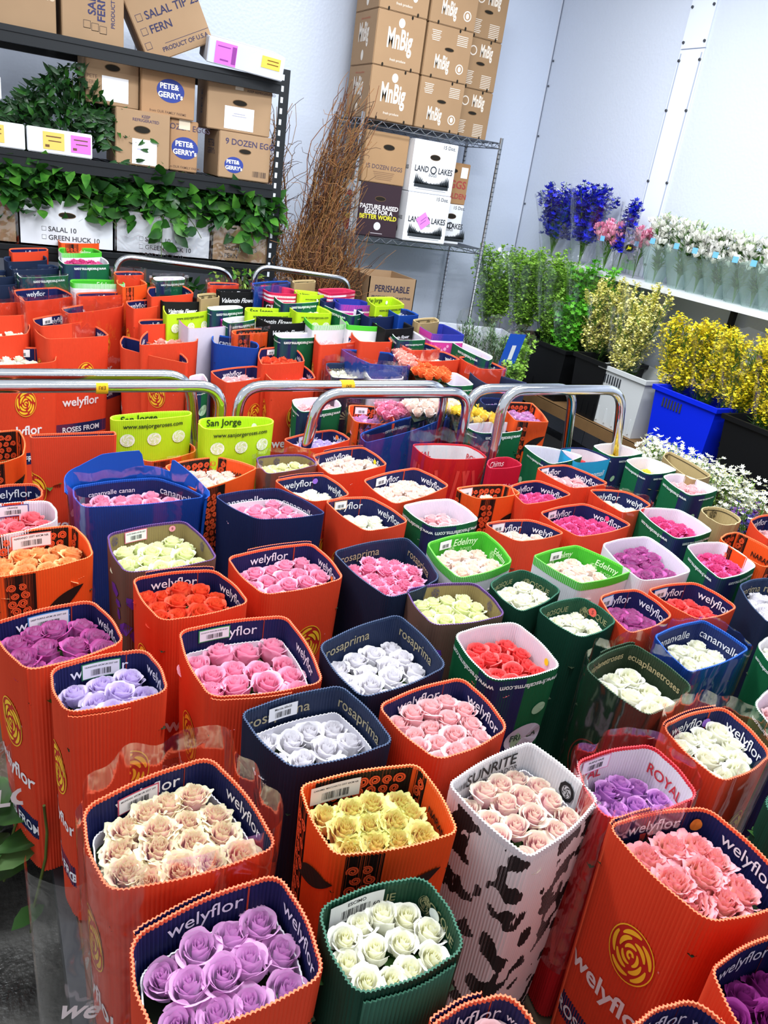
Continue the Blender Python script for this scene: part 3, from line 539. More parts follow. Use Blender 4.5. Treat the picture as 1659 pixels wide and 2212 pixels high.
class Sleeve:
    def __init__(s, P, out, inn, rim=None, rad=0.035, length=0.5, taper=0.86, cols=3, deep=0.17, flap=None, bulge=0.03, amp=0.0014, lift=None):
        s.p = Path(P, rad, length, taper, bulge=bulge, amp=amp); s.p.lift = lift; s.mb = MB(); p = s.p; n = int(round(p.per / p.pitch)) * cols
        u = np.linspace(0, p.per, n, endpoint=False); s.cols = cols
        mo, mi, mr = card(out), card(inn), card(rim or out); s.out, s.inn = out, inn
        D = np.array([0, 0.012, 0.10, 0.22, 0.36, length]); D = D[D <= length]
        O = np.stack([p.surf(u, np.full(n, d), 0, True) for d in D]); s.mb.grid(O, mo, True, True)
        Di = np.array([0, 0.006, 0.05, deep]); I = np.stack([p.surf(u, np.full(n, d), -TH, True) for d in Di])
        s.mb.grid(I[1:], mi, True, True); s.mb.grid(np.stack([O[0], I[0], I[1]]), mr, False, True)
        if flap:                                     # overlapping outer end of the sheet, with its own free edge
            k, t0, t1, rise = flap; a, b = p.ue(k, t0), p.ue(k, t1)
            if b < a: a, b = b, a
            m = max(4, int((b - a) / p.pitch * cols)); uf = np.linspace(a, b, m); o = 0.0045
            A = np.stack([p.surf(uf, np.full(m, d) - (rise if d == 0 else 0), o, True) for d in D]); B = np.stack([p.surf(uf, np.full(m, d) - (rise if d == 0 else 0), o - 0.0022, True) for d in D[:3]])
            s.mb.grid(A, mo); s.mb.grid(B, mi); s.mb.grid(np.stack([A[0], B[0]]), mr, False); s.mb.grid(np.stack([A[:, 0], p.surf(np.full(len(D), a), D, 0.0)]), mr, False); s.mb.grid(np.stack([A[:, -1], p.surf(np.full(len(D), b), D, 0.0)]), mr, False)
        s.stick = []
    def off(s, side, k=0): return (s.p.amp + 0.0006 + k * 0.0004) if side == 'o' else -(TH + s.p.amp + 0.0006 + k * 0.0004)
    def stamp(s, sh, uc, d, side, size, m, rot=0.0, k=0, mb=None, sx=1.0):
        v, f = sh; c, q = math.cos(rot), math.sin(rot); X = (v[:, 0] * c - v[:, 1] * q) * size * sx; Y = (v[:, 0] * q + v[:, 1] * c) * size
        uu = uc + (X if side == 'i' else -X); dd = d - Y
        (mb or s.mb).add(s.p.surf(uu, dd, np.full(len(uu), s.off(side, k))), f, m)
    def text(s, t, k, tt, d, side, size, col, rot=0.0, bold=0.006, shear=0.0, sx=1.0): s.stamp(text2d(t, bold, shear), s.p.ue(k, tt), d, side, size, ink(col), rot, 1, None, sx)
    def band(s, k0, t0, k1, t1, d0, d1, side, col, lvl=0, rib=True):
        a, b = s.p.ue(k0, t0), s.p.ue(k1, t1)
        if b < a: b += s.p.per
        n = max(4, int((b - a) / s.p.pitch * s.cols)); u = np.linspace(a, b, n); o = (0.0004 + lvl * 0.0003) * (1 if side == 'o' else -1) - (0 if side == 'o' else TH)
        s.mb.grid(np.stack([s.p.surf(u, np.full(n, d), o, True) for d in np.linspace(d0, d1, max(2, int((d1 - d0) / 0.1) + 2))]), card(col))
        return a, b
    def sticker(s, k, t, d, w, h, border=None, lines=('',), rot=0.0, side='i', seed=1, name='label_sticker', paper='e9e9ee'):
        b = MB(); u = s.p.ue(k, t)
        if border: s.stamp(rect2d(w + 0.004, h + 0.004, 10, 2), u, d, side, 1, ink(border), rot, 3, b)
        s.stamp(rect2d(w, h, 10, 2), u, d, side, 1, mat(paper, 0.4), rot, 4, b)
        c, q = math.cos(rot), math.sin(rot)
        def at(x, y): return u + (x * c - y * q) * (1 if side == 'i' else -1), d - (x * q + y * c)
        uu, dd = at(0, -h * 0.14); s.stamp(barcode2d(w * 0.55, h * 0.42, seed), uu, dd, side, 1, ink('1e1e24'), rot, 5, b)
        if lines[0]:
            uu, dd = at(0, h * 0.30); v, f = text2d(lines[0], 0.01); sz = min(h * 0.16, w * 0.9 / (v[:, 0].max() * 2)); s.stamp((v, f), uu, dd, side, sz, ink('1e1e24'), rot, 5, b)
        if len(lines) > 1: uu, dd = at(w * 0.38, -h * 0.1); s.stamp(text2d(lines[1], 0.01), uu, dd, side, h * 0.2, ink('1e1e24'), rot, 5, b)
        s.stick.append((name, b)); return s
    def dot(s, k, t, d, col, r=0.009, side='i', txt=None):
        b = MB(); u = s.p.ue(k, t); s.stamp(ellipse2d(r, r), u, d, side, 1, ink(col), 0, 4, b)
        if txt: s.stamp(text2d(txt, 0.01), u, d, side, r * 0.9, ink('803030'), 0, 5, b)
        s.stick.append(('round_sticker', b)); return s
def cowmat():
    if 'cow' in _M: return _M['cow']
    m = bpy.data.materials.new('cow_print'); m.use_nodes = True; nt = m.node_tree; b = nt.nodes['Principled BSDF']; b.inputs['Roughness'].default_value = 0.6
    tc = nt.nodes.new('ShaderNodeTexCoord'); mp = nt.nodes.new('ShaderNodeMapping'); mp.inputs['Scale'].default_value = (1.0, 1.0, 0.9)
    n = nt.nodes.new('ShaderNodeTexNoise'); n.inputs['Scale'].default_value = 23; n.inputs['Detail'].default_value = 1.5; cr = nt.nodes.new('ShaderNodeValToRGB'); cr.color_ramp.interpolation = 'CONSTANT'
    cr.color_ramp.elements[0].color = (0.80, 0.80, 0.83, 1); cr.color_ramp.elements[1].position = 0.545; cr.color_ramp.elements[1].color = (0.012, 0.012, 0.014, 1)
    nt.links.new(tc.outputs['Object'], mp.inputs[0]); nt.links.new(mp.outputs[0], n.inputs['Vector']); nt.links.new(n.outputs['Fac'], cr.inputs[0]); nt.links.new(cr.outputs[0], b.inputs['Base Color']); _M['cow'] = m; return m
# styles: outer, inner, rim
STY = {'wely': ('dc4426', '141b50', 'f46a44'), 'naranjo': ('e8541c', 'e8541c', 'f47a48'), 'rosap': ('18243e', '1a2848', '2a3c5c'), 'canan': ('152450', '131d48', '1d2f62'), 'cananblue': ('0c3c94', '14245c', '1a52b0'),
       'fresca': ('12603a', 'e2dcea', 'e8e8ec'), 'edelmy': ('dfe0e6', '3fae2a', '62d040'), 'sanjorge': ('b8dc1e', 'c0e424', 'cbee40'), 'sunrite': ('e2e2e8', 'dcdce2', 'f2f2f6'), 'royal': ('c01c26', 'dedbe0', 'd42e38'),
       'bosque': ('0f3a2c', '12442f', '1c5440'), 'planet': ('13281e', '20301e', '26402c'), 'purplekraft': ('6a5248', '8f7c54', '5c3a78'), 'kraft': ('a28a62', 'b8a274', 'c4ae82'), 'plainwhite': ('dcd8e2', 'e2dcea', 'eeeaf2'),
       'chims': ('b01030', 'c01638', 'c82844'), 'black': ('101012', '101012', '1c1c20'), 'magenta': ('d8d0e0', '8e1a7c', 'b0309c'), 'bluepink': ('d8409c', '2a36a0', '2a36a0'), 'stripe': ('c41c4a', 'd02a58', 'e8486c'), 'cyan': ('2aa0d0', 'dcdce6', '1c2c60'), 'navytext': ('2c3450', '1c2440', '343c5c')}
def decorate(S, st, near, rn, words=None):
    p = S.p; L0 = p.ue(0, 1) - p.ue(0, 0); L1 = p.ue(1, 1) - p.ue(1, 0)
    def fit(t, want, L): return min(want, L * 0.92 / (text2d(t)[0][:, 0].max() * 2 + 0.01))
    if st == 'wely':
        for k, t, L in ((0, 0.5, L0), (1, 0.52, L1), (3, 0.5, L1)):
            S.text('welyflor', k, t, 0.028, 'i', fit('welyflor', 0.022, L), 'e6e6f0', bold=0.004)
        S.band(0, 0.80, 0, 0.81, 0.006, 0.1, 'i', 'c2401e', 1)
        for k in (2, 3):
            S.stamp((ellipse2d(1.0, 1.3)[0], ellipse2d(1, 1)[1]), p.ue(k, 0.42), 0.155, 'o', 0.040, ink('b8241a'), 0, 0); S.stamp((EMB[0] * (1, 1.16), EMB[1]), p.ue(k, 0.42), 0.155, 'o', 0.040, ink('f2c02a'), 0, 1); S.text('welyflor', k, 0.5, 0.27, 'o', fit('welyflor', 0.036, (L0, L1)[k == 3] * 1.1), 'ece6ea', bold=0.02)
            S.text('R', k, 0.16, 0.14, 'o', 0.004, 'f0a0a0')
        S.band(2, 0.0, 3, 1.0, 0.36, 0.41, 'o', '1a2050'); S.text('ROSES FROM', 3, 0.5, 0.385, 'o', 0.022, 'e6e6ee', bold=0.02); S.text('ROSES FROM', 2, 0.5, 0.385, 'o', 0.022, 'e6e6ee', bold=0.02)
    elif st == 'naranjo':
        a, b = S.band(0, 0.12, 0, 0.97, 0.004, 0.09, 'i', '1a0e0c'); S.stamp(swirls((b - a) * 0.97, 0.084, 0.021, 3), (a + b) / 2, 0.048, 'i', 1, ink('e2542a'), 0, 1)
        a, b = S.band(1, 0.02, 1, 0.22, 0.004, 0.09, 'i', '1a0e0c'); S.stamp(swirls((b - a) * 0.97, 0.084, 0.021, 4), (a + b) / 2, 0.048, 'i', 1, ink('e2542a'), 0, 1)
        S.text('NARANJO', 1, 0.66, 0.045, 'i', fit('NARANJO', 0.03, L1 * 0.62), '1c100e', bold=0.02)
        for k in (2, 3):
            a, b = S.band(k, 0.62, k, 0.92, 0.004, 0.40, 'o', '1a0e0c'); S.stamp(swirls((b - a) * 0.94, 0.38, 0.021, 5 + k), (a + b) / 2, 0.20, 'o', 1, ink('e2542a'), 0, 1)
            S.stamp(strip2d([(-0.05 + 0.1 * i / 10, -0.03 + 0.07 * (i / 10) ** 0.8) for i in range(11)], [0.001 + 0.032 * math.sin(math.pi * i / 10) for i in range(11)]), p.ue(k, 0.36), 0.10, 'o', 1, ink('1a0e0c'), 0, 1)
        S.text('NARANJO', 2, 0.4, 0.25, 'o', 0.026, '1c100e', bold=0.02)
    elif st == 'rosap':
        for k, t in ((0, 0.38), (1, 0.4), (3, 0.5)): S.text('rosaprima', k, t, 0.032, 'i', fit('rosaprima', 0.022, (L0 if k == 0 else L1) * 1.0), 'a39878', bold=0.004)
        v = merge2d([strip2d([(0.012 * math.cos(a), 0.012 * math.sin(a)), (0.04 * math.cos(a), 0.04 * math.sin(a))], [0.002, 0.008]) for a in [math.pi * q / 8 for q in range(9)]])
        S.stamp(v, p.ue(2, 0.4), 0.17, 'o', 1, ink('a39878'), 0, 1); S.text('rosaprima', 2, 0.45, 0.24, 'o', 0.026, 'a39878')
    elif st in ('canan', 'cananblue'):
        for k, t in ((0, 0.45), (1, 0.45), (3, 0.5)): S.text('cananvalle canan' if L0 > 0.2 and k == 0 else 'cananvalle', k, t, 0.03, 'i', fit('cananvalle', 0.022, (L0 if k == 0 else L1)) * (0.62 if L0 > 0.2 and k == 0 else 1), 'dcdce8', bold=0.004)
    elif st == 'fresca':
        S.band(2, 0.55, 3, 0.25, 0.004, 0.40, 'o', '1e2452'); 
        for k in (2, 3): S.text('www.frescafarms.com', k, 0.45, 0.022, 'o', fit('www.frescafarms.com', 0.014, (L0, L1)[k == 3]), 'e6ecea', math.pi, 0.02)
        for i in range(7): S.stamp(ellipse2d(0.016, 0.012), p.ue(2 + i % 2, rn.uniform(0.1, 0.9)), 0.09 + 0.035 * i, 'o', rn.uniform(0.8, 1.7), ink('9cc4a0'), rn.random(), 1)
        S.stamp(ellipse2d(0.05, 0.035), p.ue(2, 0.35), 0.16, 'o', 1, ink('c8c8d8'), 0, 2); S.text('FRESCA', 2, 0.35, 0.155, 'o', 0.015, '2a4a3a', 0, 0.02); S.text('FARMS', 2, 0.35, 0.175, 'o', 0.008, '2a4a3a')
    elif st == 'edelmy':
        S.band(0, 0, 3, 1.0, 0.0, 0.022, 'o', '4cc032')
        for k, t in ((0, 0.72), (1, 0.6), (3, 0.5)): S.text('Edelmy', k, t, 0.025, 'i', fit('Edelmy', 0.02, (L0 if k == 0 else L1) * 0.45), 'd6f2c8', 0, 0.012, 0.2); S.text('ROSES', k, t + 0.03, 0.045, 'i', fit('ROSES', 0.01, L0 * 0.3), 'b8e8a4'); S.stamp(EMB, p.ue(k, t - 0.24), 0.042, 'i', 0.012, ink('b8e8a4'), 0, 1)
    elif st == 'sanjorge':
        S.text('www.sanjorgeroses.com', 2, 0.5, 0.022, 'o', fit('www.sanjorgeroses.com', 0.013, L0), '20301a', 0, 0.014); S.text('San Jorge', 0, 0.35, 0.02, 'i', fit('San Jorge', 0.022, L0 * 0.6), '20301a', 0, 0.014)
        for t in (0.16, 0.5, 0.84):
            S.stamp(ellipse2d(0.022, 0.020, n=14), p.ue(2, t), 0.062, 'o', 1, ink('eef0e8'), 0, 1); S.stamp((EMB[0], EMB[1]), p.ue(2, t), 0.062, 'o', 0.017, ink('cfe08c'), 0, 2)
        S.stamp(ellipse2d(0.008, 0.010), p.ue(0, 0.8), 0.03, 'i', 1, ink('eef0e8'), 0, 1)
    elif st == 'sunrite':
        c = cowmat(); a = p.per; n = int(a / p.pitch) * 3; u = np.linspace(0, a, n)
        S.mb.grid(np.stack([p.surf(u, np.full(n, d), 0.0005, True) for d in (0.012, 0.2, 0.36, p.len)]), c)
        S.text('SUNRITE', 0, 0.55, 0.022, 'i', 0.022, '16161a', 0, 0.012); S.text('FARMS ECUADOR', 0, 0.6, 0.042, 'i', 0.010, '2a2a30'); S.text('by mng', 0, 0.55, 0.056, 'i', 0.008, '2a2a30')
        S.stamp(ellipse2d(0.012, 0.013, n=9), p.ue(0, 0.12), 0.05, 'i', 1, ink('16161a'), 0, 1); S.stamp(ellipse2d(0.017, 0.019, n=9), p.ue(1, 0.62), 0.035, 'i', 1, ink('16161a'), 0, 1); S.stamp(EMB, p.ue(1, 0.62), 0.035, 'i', 0.010, ink('e2e2e8'), 0, 2); S.text('print', 3, 0.75, 0.03, 'i', 0.014, '16161a')
        S.st_bar = S.stamp(barcode2d(0.05, 0.012), p.ue(0, 0.12), 0.025, 'i', 1, ink('2a2a30'), 0, 1)
    elif st == 'royal':
        for k, t in ((1, 0.42), (0, 0.15)): S.text('ROYAL', k, t, 0.04, 'i', fit('ROYAL', 0.027, L1 * 0.8), 'c03038', 0, 0.014)
        for i in range(9): S.stamp(strip2d([(0, -0.16), (0.01 * (-1) ** i, 0), (0, 0.16)], 0.012), p.ue(2 + i % 2, 0.1 + 0.09 * i), 0.2, 'o', 1, ink('d84a44'), rn.uniform(-0.3, 0.3), 1)
    elif st == 'bosque':
        for k, t in ((0, 0.5), (1, 0.45)):
            S.text('BOSQUE', k, t, 0.026, 'i', fit('BOSQUE', 0.014, L0 * 0.55), '8a8a64'); S.stamp(EMB, p.ue(k, t - 0.32 if t > 0.4 else 0.1), 0.034, 'i', 0.013, ink('8a8a64'), 0, 1)
    elif st == 'planet':
        S.text('ecuaplanetroses', 0, 0.42, 0.022, 'i', fit('ecuaplanetroses', 0.016, L0), 'a49470', 0, 0.012); S.text('ecuaplanetroses', 1, 0.4, 0.03, 'i', fit('ecuaplanetroses', 0.018, L1), 'a49470', 0, 0.012)
        S.stamp(EMB, p.ue(3, 0.5), 0.2, 'o', 0.06, ink('8c2426'), 0, 1)
    elif st == 'purplekraft':
        for k, t in ((0, 0.45), (0, 0.06), (1, 0.5), (3, 0.4)): S.stamp(EMB, p.ue(k, t), 0.022, 'i', 0.011, ink('4e4068'), 0, 1)
        for i in range(14): S.stamp(ellipse2d(0.012, 0.02, n=5), p.ue(2 + i % 2, rn.random()), rn.uniform(0.05, 0.25), 'o', rn.uniform(0.7, 1.6), ink('5a2ca0'), rn.random() * 6, 1)
    elif st == 'kraft':
        for t in (0.3, 0.75): S.stamp(EMB, p.ue(0, t), 0.025, 'i', 0.014, ink('3c3426'), 0, 1)
        S.band(0, 0, 1, 1, 0.01, 0.013, 'i', '3c3426', 1)
    elif st == 'chims': S.text('Chims', 0, 0.45, 0.022, 'i', 0.022, 'f0d0d8', 0, 0.01, 0.3); S.text('Chims', 2, 0.4, 0.07, 'o', 0.022, 'f0d0d8', 0, 0.01, 0.3)
    elif st == 'black': S.text('Valentin Flower', 2, 0.5, 0.04, 'o', fit('Valentin Flower', 0.026, L0), 'e8e8ee', 0, 0.02, 0.35); S.text('Valentin Flower', 0, 0.5, 0.022, 'i', fit('Valentin Flower', 0.022, L0), 'e8e8ee', 0, 0.012, 0.35)
    elif st == 'magenta': S.stamp(ellipse2d(0.008, 0.008), p.ue(0, 0.15), 0.02, 'i', 1, ink('f08030'), 0, 1); S.stamp(EMB, p.ue(0, 0.7), 0.02, 'i', 0.01, ink('e090d8'), 0, 1)
    elif st == 'bluepink':
        S.band(0, 0, 3, 1.0, 0.0, 0.03, 'o', '2a36a0'); S.band(0, 0, 3, 1.0, 0.03, 0.038, 'o', 'e8e0ee', 1)
        for i in range(26): S.stamp(ellipse2d(0.006, 0.006, n=8), p.ue(2 + i % 2, rn.random()), rn.uniform(0.05, 0.16), 'o', rn.uniform(0.8, 1.6), ink('f0a0d0'), 0, 1)
    elif st == 'stripe':
        S.band(2, 0, 3, 1, 0.012, 0.022, 'o', 'f0e8ee'); S.band(2, 0, 3, 1, 0.03, 0.04, 'o', 'f0e8ee'); S.band(2, 0, 3, 1, 0.05, 0.40, 'o', '141416'); S.text('CULTIVO', 2, 0.5, 0.075, 'o', 0.032, 'e8e8ee', 0, 0.02)
    elif st == 'cyan': S.band(0, 0.1, 0, 0.5, 0.004, 0.03, 'i', '2ab0dc'); S.text('sanmali', 2, 0.4, 0.05, 'o', 0.022, 'e4f0f6', 0, 0.01, 0.2); S.stamp(EMB, p.ue(2, 0.8), 0.05, 'o', 0.016, ink('d04030'), 0, 1)
    elif st == 'navytext': S.text('premium is above average', 0, 0.5, 0.02, 'i', fit('premium is above average', 0.014, L0), '8aa0c8')
LEAF_D = leafy('1f3d1a', '3d6a2a', 0.2)
def leaf(mb, p, d, up, L, W, m, bend=0.25):
    p = np.asarray(p, float); d = np.asarray(d, float); d = d / (np.linalg.norm(d) + 1e-9); sd = np.cross(d, up); sd /= (np.linalg.norm(sd) + 1e-9); n = np.cross(sd, d)
    V = []
    for t, w in ((0, 0.06), (0.22, 0.72), (0.5, 1.0), (0.78, 0.66), (1.0, 0.02)):
        q = p + d * L * t - n * bend * L * t * t
        V += [q - sd * W / 2 * w + n * W * 0.12 * w, q - n * 0.0, q + sd * W / 2 * w + n * W * 0.12 * w]
    F = []
    for i in range(4):
        for j in range(2): a = i * 3 + j; F.append((a, a + 1, a + 4, a + 3))
    mb.add(V, F, m, True)
NB = [0]
def inside(q, x, y, mg):
    for i in range(4):
        a, b = q[i], q[(i + 1) % 4]; dx, dy = b[0] - a[0], b[1] - a[1]; L = math.hypot(dx, dy)
        if -(-(y - a[1]) * dx + (x - a[0]) * dy) / L > -mg: return False     # distance to the left edge must stay inside
    return True
def bouquet(st, rose, quad, label, depth=0.045, sp=0.052, rad=0.035, film=0.0, liner=0, flap=None, stick=(), dots=(), z=None, dz=(0, 0, 0, 0), rs=1.0, n_max=26, length=None, taper=0.88, card_back=0, bare=False, group='wrapped rose bouquets', tilt=0.25, bulge=0.03, low=0.0, words=None, name='wrapped_rose_bouquet'):
    NB[0] += 1; sd = NB[0]; rn = random.Random(sd * 77 + 5)
    cx = sum(q[0] for q in quad) / 4; cy = sum(q[1] for q in quad) / 4; drop = cy - horizon(cx)
    if z is None: z = 0.80 + max(0, (520 - drop) / 262 * 0.285)
    depth = depth - 0.009 if depth > 0.02 else depth
    P = [atz(px, py, z + d) for (px, py), d in zip(quad, dz)]
    C = sum(P) / 4; L = length or (z - 0.31); dist = C[1]; near = drop > 520
    # keep a sensible depth for far rims seen nearly edge on
    back = (P[0] + P[1]) / 2; front = (P[2] + P[3]) / 2; dep = back - front; dl = np.linalg.norm(dep[:2]); wid = np.linalg.norm((P[2] - P[3])[:2])
    if drop < 520:
        mn, mxd = 0.07, 0.24
        ed = (P[2] - P[3]) / (wid + 1e-6); nrm = np.array([-ed[1], ed[0], 0]); cur = dep.dot(nrm)
        tgt = min(max(cur, mn), mxd)
        if abs(tgt - cur) > 1e-4: P[0] = P[0] + nrm * (tgt - cur) / 1.0; P[1] = P[1] + nrm * (tgt - cur)
        if cur > mxd: P[0] = P[3] + nrm * mxd + (P[0] - P[3]).dot(ed) * ed; P[1] = P[2] + nrm * mxd + (P[1] - P[2]).dot(ed) * ed
    C = sum(P) / 4; base = np.array([C[0], C[1], z - L])
    o_, i_, r_ = STY.get(st, STY['wely'])
    root = empty(name, base, label, 'bouquet', group)
    if not bare:
        lift = None
        S = Sleeve(P, o_, i_, r_, rad, L, taper, 3 if near or drop > 380 else 2, flap=flap, bulge=bulge, lift=lift)
        decorate(S, st, near, rn)
        for a in stick: S.sticker(*a[:5], **(a[5] if len(a) > 5 else {}))
        for a in dots: S.dot(*a)
        S.mb.v = [q - base for q in S.mb.v]; wo = S.mb.build('paper_sleeve', root)
        for nme, b in S.stick: b.v = [q - base for q in b.v]; b.build(nme, wo)
        p = S.p
        if liner:
            b = MB(); n = 260; u = np.linspace(0, p.per, n, endpoint=False); tt = 0.0012 * np.cos(2 * math.pi * u / 0.008)
            A = np.stack([p.surf(u, np.full(n, liner) + tt, -0.010), p.surf(u, np.full(n, liner + 0.10), -0.010)]); B2 = np.stack([p.surf(u, np.full(n, liner) + tt, -0.012), p.surf(u, np.full(n, liner + 0.10), -0.012)])
            b.grid(A, card('dedce6'), True, True); b.grid(B2, card('dedce6'), True, True); b.grid(np.stack([A[0], B2[0]]), card('eeecf2'), False, True); b.v = [q - base for q in b.v]; b.build('paper_liner', root)
    else:
        p = Path(P, rad, L, 0.7, bulge=bulge)
    if card_back:
        b = MB(); u0, u1 = p.ue(3, 0.6), p.ue(1, 1.05) + p.per * (p.ue(1, 1.05) < p.ue(3, 0.6)); n = 60; u = np.linspace(u0, u1, n); hh = card_back * np.interp(np.linspace(0, 1, n), [0, 0.12, 0.3, 0.52, 0.54, 0.66, 0.68, 1], [0.1, 0.5, 0.95, 1.0, 0.4, 0.25, 0.8, 0.05])
        A = np.stack([p.surf(u, -hh, 0.02), p.surf(u, np.zeros(n), 0.014), p.surf(u, np.full(n, 0.35), 0.008)]); B2 = np.stack([p.surf(u, -hh, 0.018), p.surf(u, np.zeros(n), 0.012), p.surf(u, np.full(n, 0.35), 0.0065)])
        mm = mat('1048a4', 0.4); b.grid(A, mm, False); b.grid(B2, mm, False); b.grid(np.stack([A[0], B2[0]]), mm, False); b.v = [q - base for q in b.v]; b.build('blue_card', root)
    if film:
        b = MB(); n = 90; rows = [-film, -film * 0.4, 0.02, 0.10, 0.2, min(0.36, L)]; u = np.linspace(0, p.per, n, endpoint=False)
        th_ = np.linspace(0, 2 * math.pi, n, endpoint=False); w = sum(np.sin(th_ * q_ + rn.uniform(0, 6)) * rn.uniform(0.2, 0.5) for q_ in (2, 3, 5, 7, 11))
        G = np.stack([p.surf(u, np.full(n, d) - (0.13 * film * w if d < 0 else 0), 0.010 + 0.006 * w * (1.4 if d < 0.02 else 1)) for d in rows]); b.grid(G, film_mat(), True, True); b.v = [q - base for q in b.v]; b.build('clear_film', root)
    # roses
    if rose:
        q2 = [np.array(k[:2]) for k in P]; ca = np.array([C[0], C[1]]); ang = math.atan2(*(q2[1] - q2[0])[::-1]); ex = np.array([math.cos(ang), math.sin(ang)]); ey = np.array([-ex[1], ex[0]])
        s_ = sp * 1.06; pts = []; mg = 0.012 if not bare else 0.004; c4 = sum(q2) / 4
        wi = (np.linalg.norm(q2[1] - q2[0]) + np.linalg.norm(q2[2] - q2[3])) / 2; di = (np.linalg.norm(q2[3] - q2[0]) + np.linalg.norm(q2[2] - q2[1])) / 2
        nx_ = max(1, round((wi - mg) / s_)); ny_ = max(1, round((di - mg) / (s_ * 0.95))); fx, fy = max(0.2, 1 - 2 * mg / wi), max(0.2, 1 - 2 * mg / di)
        s_ = min(s_ * 1.15, math.sqrt((wi - mg) / nx_ * (di - mg) / ny_) * 1.03)
        for j in range(ny_):
            for i in range(nx_):
                a_ = (i + 0.5 + (0.22 if j % 2 else -0.22) * (nx_ > 1)) / nx_ + rn.uniform(-0.08, 0.08) / nx_; c_ = (j + 0.5) / ny_ + rn.uniform(-0.10, 0.10) / ny_
                a_ = 0.5 + (a_ - 0.5) * fx * 1.06; c_ = 0.5 + (c_ - 0.5) * fy * 1.06
                pts.append((q2[0] * (1 - a_) + q2[1] * a_) * (1 - c_) + (q2[3] * (1 - a_) + q2[2] * a_) * c_)
        lod = 0 if drop > 560 else 1; pts.sort(key=lambda w: np.linalg.norm(w - ca)); pts = pts[:n_max]; R = max(np.linalg.norm(w - ca) for w in pts) + 0.03
        hr = {'c': 0.47, 'r': 0.63, 't': 0.42}[ROSES[rose][3]]
        W_ = [np.array(w) for w in pts]; need = hr * s_ * 1.12 + 0.005
        for it in range(14):                       # settle the heads: apart from each other, inside the walls and corners
            for i1 in range(len(W_)):
                for i2 in range(i1):
                    v_ = W_[i1] - W_[i2]; d_ = np.linalg.norm(v_) + 1e-6
                    if d_ < s_ * 0.98: W_[i1] = W_[i1] + v_ / d_ * (s_ * 0.98 - d_) * 0.4; W_[i2] = W_[i2] - v_ / d_ * (s_ * 0.98 - d_) * 0.4
            if not bare:
                for i1 in range(len(W_)):
                    for e_ in range(4):
                        p_, q_ = q2[e_], q2[(e_ + 1) % 4]; d_ = (q_ - p_) / np.linalg.norm(q_ - p_); nn_ = np.array([d_[1], -d_[0]]); D_ = float((W_[i1] - p_).dot(nn_))
                        if D_ < need: W_[i1] = W_[i1] + nn_ * (need - D_)
                        v_ = W_[i1] - p_; dc_ = np.linalg.norm(v_); nc_ = need * 1.35 + rad * 0.42
                        if dc_ < nc_: W_[i1] = W_[i1] + (ca - W_[i1]) / (np.linalg.norm(ca - W_[i1]) + 1e-6) * min(nc_ - dc_, 0.01)
        for w2 in W_:
            i = rn.randrange(3); o = bpy.data.objects.new('rose', rose_var(rose, i, lod)); COL.objects.link(o); o.parent = root
            k = s_ * rn.uniform(1.14, 1.28) * (1 + (rs - 1) * 0.4); e = (w2 - ca) / R
            zt = z - depth - low - 0.012 * float(e.dot(e)) + rn.uniform(-0.008, 0.008)
            o.location = (w2[0] - base[0], w2[1] - base[1], zt - k * 0.74 - base[2]); o.scale = (k, k, k)
            o.rotation_euler = Euler((-e[1] * tilt + rn.uniform(-0.16, 0.16) - 0.0, e[0] * tilt + rn.uniform(-0.16, 0.16), 0)); o.rotation_euler.rotate_axis('Z', rn.uniform(0, 6.28))
    # leaves over a near-black green sheet that paints in the shade below the heads
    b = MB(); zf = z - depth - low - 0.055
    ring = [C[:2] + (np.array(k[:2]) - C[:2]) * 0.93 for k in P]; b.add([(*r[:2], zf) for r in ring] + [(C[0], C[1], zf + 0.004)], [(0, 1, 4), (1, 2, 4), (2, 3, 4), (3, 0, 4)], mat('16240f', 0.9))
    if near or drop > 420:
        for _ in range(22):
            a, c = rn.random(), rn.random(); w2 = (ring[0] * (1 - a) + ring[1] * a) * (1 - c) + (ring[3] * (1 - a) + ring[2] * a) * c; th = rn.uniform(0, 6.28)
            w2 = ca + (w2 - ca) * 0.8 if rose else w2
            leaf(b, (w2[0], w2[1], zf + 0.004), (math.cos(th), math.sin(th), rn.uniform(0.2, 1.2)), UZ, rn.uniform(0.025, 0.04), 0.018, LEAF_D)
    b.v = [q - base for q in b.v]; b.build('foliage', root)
    return root
# ------------------------------------------------ the bouquets, near rows first
def stk(k, t, d, w=0.062, h=0.028, border='d05a6a', line='', rot=0.0, seed=1, l2=None): return (k, t, d, w, h, dict(border=border, lines=(line,) if not l2 else (line, l2), rot=rot, seed=seed))
B_ = bouquet
B_('wely', 'lav', [(270, 2022), (605, 1877), (714, 2110), (330, 2262)], 'large lavender roses in an orange sleeve, nearest the camera at bottom left', depth=0.036, sp=0.0475, flap=(0, 0.02, 0.55, 0.004), rs=1.1, liner=0.055)
B_('bosque', 'escimo', [(676, 1956), (921, 1884), (1018, 2052), (765, 2162)], 'white roses in a dark green sleeve with a large white sticker, bottom centre', depth=0.030, sp=0.040, rs=1.08, stick=[stk(0, 0.36, 0.024, 0.082, 0.036, None, 'ESCIMO', 0.0, 3, '60')], dots=[(1, 0.33, 0.03, 'e4ecec', 0.010)], flap=(2, 0.1, 0.95, -0.012), liner=0.05)
B_('wely', 'pinkcream', [(170, 1742), (455, 1627), (611, 1832), (228, 1936)], 'ruffled green-edged pink cream roses in an orange sleeve at the lower left', depth=0.028, sp=0.049, rs=1.1, stick=[stk(0, 0.42, 0.030, 0.062, 0.026, 'c8506a', 'MONDIAL 60CM UB 25ST WF')], flap=(2, 0.35, 1.0, 0.006), film=0.05, liner=0.05)
